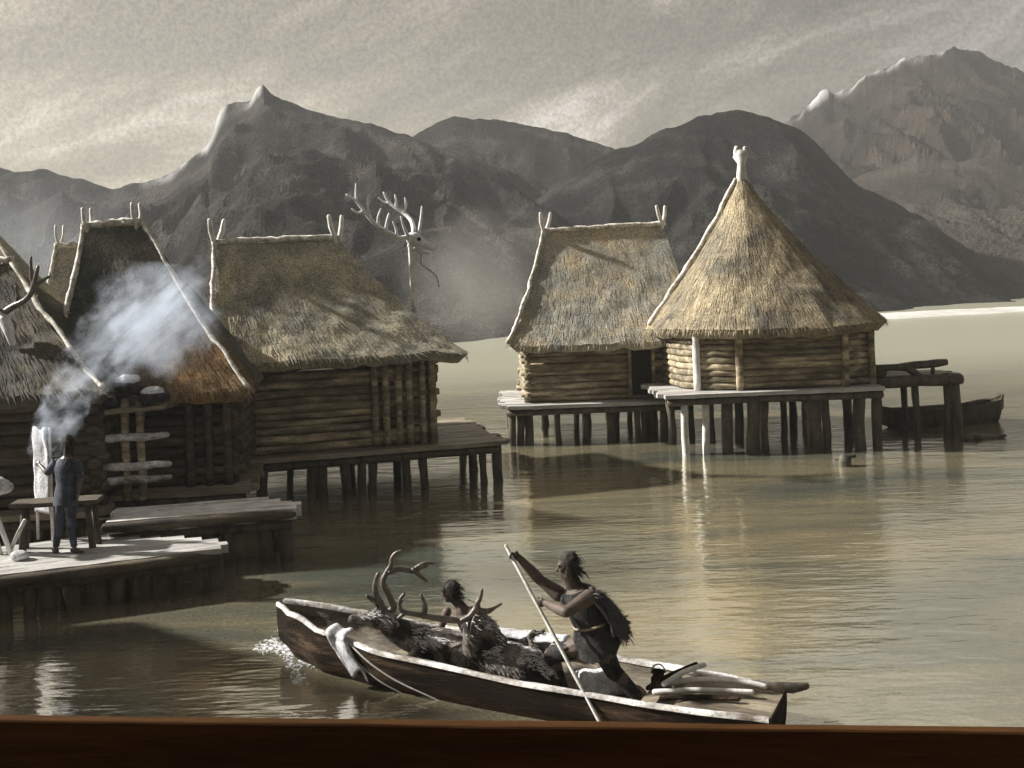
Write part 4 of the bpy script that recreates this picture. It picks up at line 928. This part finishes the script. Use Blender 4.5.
wrap([grow(T[4], 1.12), grow(T[3], 1.16), grow(T[2], 1.16), grow(T[1], 1.24), grow(T[1], 1.26, -ax * .06), grow(T[1], 1.28, -ax * .11 + V((-.02, 0, 0)))], 'loincloth', M['cloth'], pol, .05)
wrap([grow(T[7], 1.06), grow(T[6], 1.12), grow(T[5], 1.14), grow(T[4], 1.15), grow(T[3], 1.18)], 'vest', M['cloth'], pol, .04)
for sd in 'LR':
    a, k, n_ = J['hip' + sd], J['kn' + sd], J['an' + sd]; rs = []
    for p0, p1, ra, rb in ((a, k, .128, .088), (k, n_, .088, .062)):
        u = (p1 - p0).normalized(); x = u.orthogonal().normalized() if abs(u.x) > .95 else (V((1, 0, 0)) - u * u.x).normalized(); y = u.cross(x)
        for f in (0.0, .5, .99): rs.append(ring(p0.lerp(p1, f), x, y, ra + (rb - ra) * f, ra + (rb - ra) * f))
    wrap(rs, 'legging', M['cloth'], pol, .02)
mb = MB(); c3 = T[3]; mb.tube([grow(c3, 1.22)[k % 16] for k in range(17)], [.014] * 17, 7, .2); place_child(mb.build('belt', M['hull_in'], None, True), pol)
# fur cape: hangs from the shoulders, swings out behind (to the right)
cl = [P(566, 588, 10.60), P(578, 583, 10.44), P(592, 588, 10.26), P(590, 598, 10.16)]
cm = [P(590, 606, 10.64), P(607, 599, 10.46), P(617, 606, 10.24), P(606, 614, 10.10)]
ch = [P(602, 630, 10.60), P(625, 622, 10.42), P(629, 637, 10.26), P(614, 638, 10.14)]
def cape(u, v):
    def c4(l):
        k = u * 3; i = min(int(k), 2); return l[i].lerp(l[i + 1], k - i)
    a, b, c = c4(cl), c4(cm), c4(ch)
    q = a * (1 - v) ** 2 + b * 2 * v * (1 - v) + c * v * v + (b - (a + c) / 2) * v * (1 - v) * .8
    if v > .93: q = q + V((.04, 0, -.09)) * (noise.noise(V((u * 11, 0, 3))) + .25 * sin(u * 37))
    return q + V((.02, -.01, .02)) * noise.noise(V((u * 6, v * 6, 0)))
mb = MB(); mb.slab(cape, 20, 16, .035)
for _ in range(1500):
    u, v = random.random(), random.random(); q = cape(u, v); dv = cape(u, min(1, v + .03)) - cape(u, max(0, v - .03)); du = cape(min(1, u + .03), v) - cape(max(0, u - .03), v)
    n = du.cross(dv).normalized(); sg = random.choice((-1, 1)); mb.strand(q + n * .018 * sg, dv.normalized() + V((random.gauss(0, .25), random.gauss(0, .25), random.gauss(0, .25))), n * sg, random.uniform(.05, .13), .014, .35)
M['cape'] = mat('dark_cape_fur', (.012, .012, .012), (.06, .055, .05), 8, rough=.5, bump=.5, grain=70, grain_amt=.4, island=.6, spec=.5)
place_child(mb.build('cape', M['cape'], None, False), pol)
mb = MB(); mb.tube([pole_top.lerp(pole_bot, i / 14) for i in range(15)], [.019 + .002 * sin(i * 2) for i in range(15)], 8, .2, True)
tag(recentre(mb.build('punt_pole', M['pale_wood'], smooth=True)), 'long pale punting pole held by the person in the fur cape', 'pole')

# --- seated person
t0 = .475
J = dict(pelvis=B(t0, .16, .2), neck=P(460, 606, B(t0 - .02, .16, 0).y), head=P(450.5, 592, B(t0 - .025, .16, 0).y))
yy = J['neck'].y
J.update(shL=P(447, 612, yy + .16), shR=P(472, 611, yy - .14), elL=P(440, 630, yy + .12), wrL=P(430, 640, yy + .02), elR=P(478, 630, yy - .16), wrR=P(462, 644, yy - .18),
         hipL=B(t0, .26, .2), hipR=B(t0 + .01, .06, .2), knL=B(t0 - .08, .28, .42), anL=B(t0 - .14, .26, .14), toL=B(t0 - .17, .26, .10), knR=B(t0 - .08, .04, .42), anR=B(t0 - .14, .04, .14), toR=B(t0 - .17, .04, .10))
sea, D2 = person('person sitting low in the boat behind the antlers, facing the bow', J, V((-1, .1, -.25)), V((-.15, 0, 1)), M['skin'], .95,
    hands=[(J['wrL'], V((-1, 0, -.3)), V((0, 0, -1)), V((0, -1, 0)), .95, 30), (J['wrR'], V((-1, 0, -.2)), V((0, 0, -1)), V((0, 1, 0)), .95, 30)], voxel=.009)
T = D2['T']
wrap([grow(T[6], 1.12), grow(T[5], 1.12), grow(T[4], 1.15), grow(T[3], 1.2), grow(T[2], 1.2), grow(T[1], 1.25)], 'tunic', M['cloth'], sea, .04)

# --- standing person on the platform
fp = PZ(72, 553, ZP1); Yp = fp.y
q = lambda px, py, dy=0: P(px, py, Yp + dy)
J = dict(pelvis=q(66, 498), neck=q(67, 456), head=q(68, 443.5), shL=q(56.5, 462, .03), shR=q(77, 463, -.02), elL=q(47, 473, .10), wrL=q(40, 465, .22), elR=q(80.5, 478, -.04), wrR=q(78, 492, -.06),
         hipL=q(62, 502, .02), hipR=q(71, 502, -.02), knL=q(59, 526, .05), anL=q(56, 551, .02), toL=q(53, 556, .12), knR=q(71, 527, .0), anR=q(74.5, 551, 0), toR=q(83, 556.5, -.06))
for k in ('anL', 'anR'): J[k].z = ZP1 + .085
for k in ('toL', 'toR'): J[k].z = ZP1 + .026
std, D3 = person('person standing with back turned, one arm raised to the pale stretched hide', J, V((-.45, 1, -.1)), V((0, .05, 1)), M['skin_dark'], 1.0,
    hands=[(J['wrL'], V((-.9, .5, .2)), V((0, 1, 0)), V((.2, 0, 1)), 1.0, 25), (J['wrR'], V((-.1, 0, -1)), V((-1, 0, 0)), V((0, 1, 0)), 1.0, 25)], voxel=.009)
T = D3['T']; ax = D3['ax']
wrap([grow(T[7], 1.12), grow(T[6], 1.1), grow(T[5], 1.12), grow(T[4], 1.14), grow(T[3], 1.16), grow(T[2], 1.14), grow(T[1], 1.2), grow(T[1], 1.28, -ax * .09)], 'tunic', M['cloth_navy'], std, .03)
for sd in 'LR':
    a, e = J['sh' + sd], J['el' + sd]; u = (e - a).normalized(); x = u.orthogonal().normalized(); y = u.cross(x)
    wrap([ring(a - u * .02, x, y, .078, .078), ring(a.lerp(e, .5), x, y, .066, .066), ring(a.lerp(e, 1.0), x, y, .056, .056)], 'sleeve', M['cloth_navy'], std)
    a, k, n_ = J['hip' + sd], J['kn' + sd], J['an' + sd]
    rs = []
    for p0, p1, ra, rb in ((a, k, .094, .062), (k, n_, .062, .046)):
        u = (p1 - p0).normalized(); x = (V((1, 0, 0)) - u * u.x).normalized(); y = u.cross(x)
        for f in (0.0, .5, .95): rs.append(ring(p0.lerp(p1, f), x, y, ra + (rb - ra) * f, ra + (rb - ra) * f))
    wrap(rs, 'legging', M['cloth_navy'], std)

# ---------------------------------------------------------------- the two stags in the boat
def deer(label, spine, head, legs, ears, antl, fur_tuft=500):
    base = V(spine[len(spine) // 2][0]); root = thing('dead_stag', label, 'deer', (base.x, base.y, .08), 0, 'stags lying in the boat')
    mb = MB(); mb.tube([p for p, r in spine], [r for p, r in spine], 16, 0, True)
    mb.tube([p for p, r in head], [r for p, r in head], 14, 0, True)
    for lg in legs: mb.tube([p for p, r in lg], [r for p, r in lg], 10, 0, True)
    for e_ in ears: mb.tube(e_, [.03, .04, .012], 9, 0, True, .45)
    me = union(mb, .012, 3); add_tufts(me, 1600, .07, .009, V((.8, -.3, -.3)))
    hd_ = (V(head[-1][0]) - V(head[1][0])).normalized(); sd_ = V((hd_.y, -hd_.x, 0)).normalized()
    if sd_.y > 0: sd_ = -sd_
    ey = MB(); ey.ellipsoid(V(head[1][0]).lerp(V(head[2][0]), .55) + sd_ * head[2][1] * .86 + V((0, 0, .035)), (hd_ * .02, sd_ * .014, V((0, 0, .014))), 10, 6)
    place_child(ey.build('eye', M['eye'], None, True), root)
    pf = MB(); cand = [(v.co.copy(), v.normal.copy()) for v in me.vertices if v.normal.z > .35 and noise.noise(v.co * 3.1 + V((len(label), 0, 0))) > -.02]
    for _ in range(900 if cand else 0):
        p_, n_ = random.choice(cand); d_ = V((.8, -.3, -.2)) + V((random.gauss(0, .3), random.gauss(0, .3), random.gauss(0, .2))); d_ -= n_ * d_.dot(n_) * .85; pf.strand(p_ + n_ * .004, d_, n_, random.uniform(.03, .08), .010, .25)
    body = obj('body', me, M['fur'], root)
    place_child(pf.build('pale_coat', M['fur_pale'], None), root)
    for a in antl: 
        am = MB()
        for l, r0, r1 in a: branch(am, [P(*p) for p in l], r0 * 1.3, r1 * 1.25)
        place_child(am.build('antler', M['antler'], None, True), root)
    return root, body
def XP(px, py, Y): return P(px, py, Y)
# stag near the bow: muzzle to the left over the near gunwale
ya = 11.25
stA, bA = deer('dead stag nearest the bow, muzzle on the near gunwale, tall curved antlers', [(P(390, 626, ya + .02), .12), (P(404, 634, ya + .08), .155), (P(425, 642, ya + .08), .19), (P(452, 648, ya - .02), .2), (P(478, 656, ya - .12), .2), (P(500, 664, ya - .22), .16)],
     [(P(393, 624, ya), .11), (P(384, 620, ya - .03), .115), (P(371, 619, ya - .08), .092), (P(360, 620, ya - .12), .066), (P(353, 620, ya - .14), .06)],
     [[(P(420, 648, ya - .1), .075), (P(410, 656, ya - .18), .05), (P(425, 664, ya - .18), .032), (P(440, 666, ya - .2), .028), (P(448, 668, ya - .22), .03)]],
     [[P(384, 612, ya - .08), P(378, 603, ya - .1), P(370, 596, ya - .14)], [P(392, 612, ya + .06), P(398, 604, ya + .1), P(404, 600, ya + .12)]],
     [[([(388, 613, ya), (393, 607, ya + .02), (388, 594, ya), (383, 583, ya - .02), (386, 574, ya - .02), (391, 565, ya - .02), (392, 558, ya - .02), (396, 553, ya - .02), (401, 551, ya - .02)], .036, .014), ([(390, 572, ya - .02), (400, 569, ya), (413, 571, ya + .04), (419, 566, ya + .05), (426, 563, ya + .06), (433, 563, ya + .07)], .03, .016), ([(414, 570, ya + .03), (420, 576, ya + .03), (427, 581, ya + .02)], .028, .012), ([(417, 568, ya + .05), (426, 566, ya + .05)], .028, .02)],
      [([(384, 610, ya - .06), (380, 602, ya - .1), (376, 594, ya - .12), (375, 584, ya - .13), (378, 574, ya - .14)], .034, .018), ([(380, 602, ya - .1), (373, 600, ya - .12), (367, 596, ya - .14)], .028, .015)]])
yb = 10.95; yh = yb - .3
stB, bB = deer('dead stag amidships with its head lolling to the right beside the sitting person', [(P(474, 630, yb - .15), .12), (P(474, 645, yb), .15), (P(492, 656, yb + .0), .19), (P(512, 662, yb - .1), .2), (P(532, 668, yb - .22), .19), (P(545, 676, yb - .3), .14)],
     [(P(474, 626, yb - .2), .11), (P(480, 624, yb - .3), .125), (P(489, 630, yb - .33), .098), (P(497, 637, yb - .35), .068), (P(502, 641, yb - .36), .058)],
     [[(P(520, 655, yb - .05), .07), (P(535, 664, yb - .1), .05), (P(547, 652, yb - .1), .034), (P(538, 648, yb - .1), .028), (P(531, 644, yb - .06), .028), (P(529, 636, yb - .04), .03), (P(534, 632, yb - .04), .03)],
      [(P(530, 664, yb - .22), .07), (P(545, 660, yb - .24), .05), (P(552, 648, yb - .24), .032), (P(556, 640, yb - .24), .026)],
      [(P(500, 652, yb + .1), .06), (P(516, 648, yb + .12), .04), (P(524, 640, yb + .1), .028), (P(538, 633, yb + .1), .024), (P(543, 631, yb + .1), .026)]],
     [[P(472, 618, yh + .08), P(466, 624, yh + .1), P(460, 630, yh + .1)], [P(476, 616, yh - .1), P(473, 625, yh - .15), P(470, 635, yh - .16)]],
     [[([(477, 613, yh), (468, 618, yh - .02), (455, 620, yh - .02), (436, 618, yh), (420, 615, yh + .02), (408, 613, yh + .03), (400, 609, yh + .04), (400, 600, yh + .04), (404, 594, yh + .04)], .034, .014), ([(424, 616, yh + .02), (425, 606, yh + .02), (421, 595, yh + .02)], .028, .012), ([(405, 613, yh + .04), (398, 618, yh + .04)], .022, .012)],
      [([(479, 613, yh - .04), (477, 605, yh - .06), (480, 598, yh - .07), (482, 590, yh - .08)], .034, .012), ([(480, 611, yh - .04), (488, 611, yh - .05), (495, 607, yh - .05), (501, 604, yh - .05)], .03, .011), ([(477, 607, yh - .05), (470, 616, yh - .06), (462, 620, yh - .06)], .03, .02)]])
# pale hide draped over the near gunwale by the bow
hwv = lambda t: bst(t)[0] * .53
def drape(u, v):
    t = .165 + .05 * u + .06 * v * v; a = v
    if v < .3: o = -hwv(t) + .16 - .62 * v; z = bst(t)[1] + .06 + .02 * sin(u * 9)
    else: o = -hwv(t) - .03 - .02 * (v - .3) - .02 * sin(u * 8 + v * 4); z = bst(t)[1] + .05 - (v - .3) * (.50 + .1 * sin(u * 7))
    return B(t, o - .01 + .015 * noise.noise(V((u * 6, v * 5, 2))), z)
mb = MB(); mb.slab(drape, 14, 24, .016); tag(recentre(mb.build('draped_hide', M['hide'], smooth=True)), 'crumpled pale hide hanging over the near side of the boat by the stag muzzle', 'hide')
def hull_pt(t, z, off=.014):
    hw, gz, fz, kz = bst(t); hw *= .53
    f = max(0, min(1, (gz - z) / (gz - kz))) ** (1 / .75); return B(t, -(hw * (1 - f * f) ** .35 + off), z)
for l, lab in (([(.185, .57), (.20, .48), (.225, .36), (.26, .22), (.30, .10), (.34, -.02)], 'pale rope trailing down the hull into the water, nearer the bow'), ([(.205, .55), (.235, .44), (.28, .30), (.33, .17), (.385, .06), (.42, -.02)], 'pale rope trailing down the hull, second from the bow')):
    mb = MB(); branch(mb, [hull_pt(t, z) for t, z in l], .011, .008); tag(recentre(mb.build('rope', M['rope'], smooth=True)), lab, 'rope', 'ropes over the boat side')
mb = MB(); fn = lambda u, v: B(.40 + .2 * u, hwv(.40 + .2 * u) - .16 + .2 * v, bst(.45)[1] + .05 + .05 * sin(v * 3) + .03 * noise.noise(V((u * 9, v * 4, 1)))); mb.slab(fn, 24, 6, .03)
tag(recentre(mb.build('folded_hide', M['hide'], smooth=True)), 'long pale hide spread along the far gunwale behind the stags', 'hide')
# cloth heap behind the poler's legs
mb = MB(); c = B(.68, .22, .17); mb.ellipsoid(c, (bax * .3, bpr * .18, V((0, 0, .15))), 24, 14); mb.v = [tuple(V(p) + (V(p) - c) * (.35 * noise.noise(V(p) * 6) + .1 * noise.noise(V(p) * 15))) for p in mb.v]
tag(recentre(mb.build('hide_bundle', M['hide'], smooth=True)), 'pale crumpled hide heap in the boat behind the legs of the person with the pole', 'hide bundle')
# paddle, poles and pot at the stern
pad = thing('paddle', 'long dark-bladed paddle lying out over the stern of the boat', 'paddle', P(650, 688, 10.2), 0)
mb = MB(); branch(mb, PP([(652, 687, 10.25), (690, 680, 10.2), (730, 680, 10.05), (765, 686, 9.95)]), .032, .028); place_child(mb.build('shaft', M['pale_wood'], None, True), pad)
mb = MB(); mb.tube(PP([(762, 685, 9.96), (775, 687, 9.93), (792, 688, 9.9), (806, 686, 9.88)]), [.03, .05, .055, .035], 9, .15, True, .5); place_child(mb.build('blade', M['antler'], None, True), pad)
for l, r, lab in (([(648, 688, 10.15), (668, 676, 10.2), (696, 664, 10.3)], .026, 'short thick stick standing up in the stern, the one leaning most'),
                  ([(664, 684, 10.1), (684, 672, 10.15), (704, 665, 10.2)], .03, 'short pale stick beside the leaning stick in the stern'),
                  ([(655, 692, 10.05), (700, 690, 9.95), (752, 692, 9.85)], .03, 'pale straight pole lying along the stern deck under the paddle'),
                  ([(662, 698, 9.95), (700, 697, 9.85), (738, 699, 9.75)], .03, 'dark straight pole lying lowest on the stern deck')):
    mb = MB(); branch(mb, PP(l), r, r * .85); tag(recentre(mb.build('stick', M['pale_wood'] if 'pale' in lab else M['hull'], smooth=True)), lab, 'stick', 'sticks in the stern')
pt = B(.80, .03, .30)
pot = thing('wooden_pot', 'small dark wooden pot standing in the boat before the sticks', 'pot', pt, 0)
mb = MB(); prof = [(.04, 0), (.075, .02), (.08, .09), (.055, .13), (.07, .17), (.06, .17), (.045, .13), (.06, .06)]
R = [[V((r * cos(2 * pi * k / 16), r * sin(2 * pi * k / 16), z)) for k in range(16)] for r, z in prof]; mb.loft(R); mb.build('bowl', M['hull'], pot, True)
mb = MB(); mb.tube([(.07 * cos(a * pi / 8), .0, .15 + .09 * sin(a * pi / 8)) for a in range(9)], .008, 6); mb.build('handle', M['antler'], pot, True)

# foam at the bow and small glints of broken water
fb = MB()
def foam_strip(p, q, wd_):
    p, q = V(p), V(q); n = 14; d = (q - p).normalized(); sd = V((-d.y, d.x, 0)); vs = []; fs = []
    for i in range(n + 1):
        t = i / n; c = p.lerp(q, t) + sd * .1 * noise.noise(V((t * 5, p.x * 3, 0))); w_ = wd_ * sin(pi * t) ** .7 * random.uniform(.4, 1.1) + .004
        vs += [c - sd * w_ + V((0, 0, .006)), c + V((0, 0, .022)), c + sd * w_ + V((0, 0, .006))]
    for i in range(n):
        fs += [(3 * i, 3 * i + 1, 3 * i + 4, 3 * i + 3), (3 * i + 1, 3 * i + 2, 3 * i + 5, 3 * i + 4)]
    fb.add(vs, fs)
rf = random.Random(3)
for (a, b, c, d, n_, sp) in ((256, 649, 305, 645, 90, 5), (282, 628, 300, 652, 60, 4), (270, 640, 292, 654, 60, 5), (286, 652, 300, 684, 40, 4), (298, 662, 350, 672, 50, 4)):
    for _ in range(n_ * 2):
        t = rf.random(); c_ = PZ(a + (c - a) * t + rf.gauss(0, sp), b + (d - b) * t + rf.gauss(0, sp * .45), 0)
        r_ = rf.uniform(.004, .015) * rf.uniform(.5, 1.3); fb.ellipsoid(c_ + V((0, 0, .004)), (V((r_ * rf.uniform(1.2, 2.8), 0, 0)), V((0, r_ * .8, 0)), V((0, 0, .007))), 6, 4)
tag(fb.build('foam', M['foam']), kind='stuff')

# ---------------------------------------------------------------- made-up near pier, standing in for the painting's frame ledge along the bottom
a, b = P(0, 711, 3.2), P(1024, 729, 2.86)
d = (b - a).normalized(); mid = a.lerp(b, .5); pier = thing('frame_ledge_pier', 'dark brown picture-frame ledge along the bottom of the view, built as a made-up pier', 'pier', (mid.x, mid.y, 0), atan2(d.y, d.x))
zt = mid.z; bev = .012
mb = MB(); mb.beam((-3.6, -.02, zt - .17), (3.6, -.02, zt - .17), .04, .34, .0025)
eb = mb.build('frame_ledge', M['frame_wood'], pier); bv = eb.modifiers.new('b', 'BEVEL'); bv.width = .008; bv.segments = 2
mb = MB(); planks(mb, -3.6, 3.6, -4.6, -.13, zt - .36, .06, .2, .0); mb.build('deck', M['frame_wood'], pier)  # deck of the made-up pier
for x in (-3.2, -1.1, 1.1, 3.2):
    for y in (-.35, -4.2):
        pile(x, y, zt - .44, pier, 1.1)

# ---------------------------------------------------------------- render settings
scene.render.engine = 'CYCLES'
scene.view_settings.view_transform = 'Standard'; scene.view_settings.look = 'None'; scene.view_settings.gamma = 1; scene.view_settings.exposure = 1.1
scene.view_settings.use_curve_mapping = False
cy = scene.cycles
cy.use_denoising = True
try: cy.denoiser = 'OPENIMAGEDENOISE'
except Exception: pass
cy.max_bounces = 6; cy.diffuse_bounces = 3; cy.glossy_bounces = 3; cy.volume_bounces = 1; cy.transparent_max_bounces = 8
cy.volume_step_rate = 2.0
cy.caustics_reflective = False; cy.caustics_refractive = False
cy.sample_clamp_indirect = 4.0
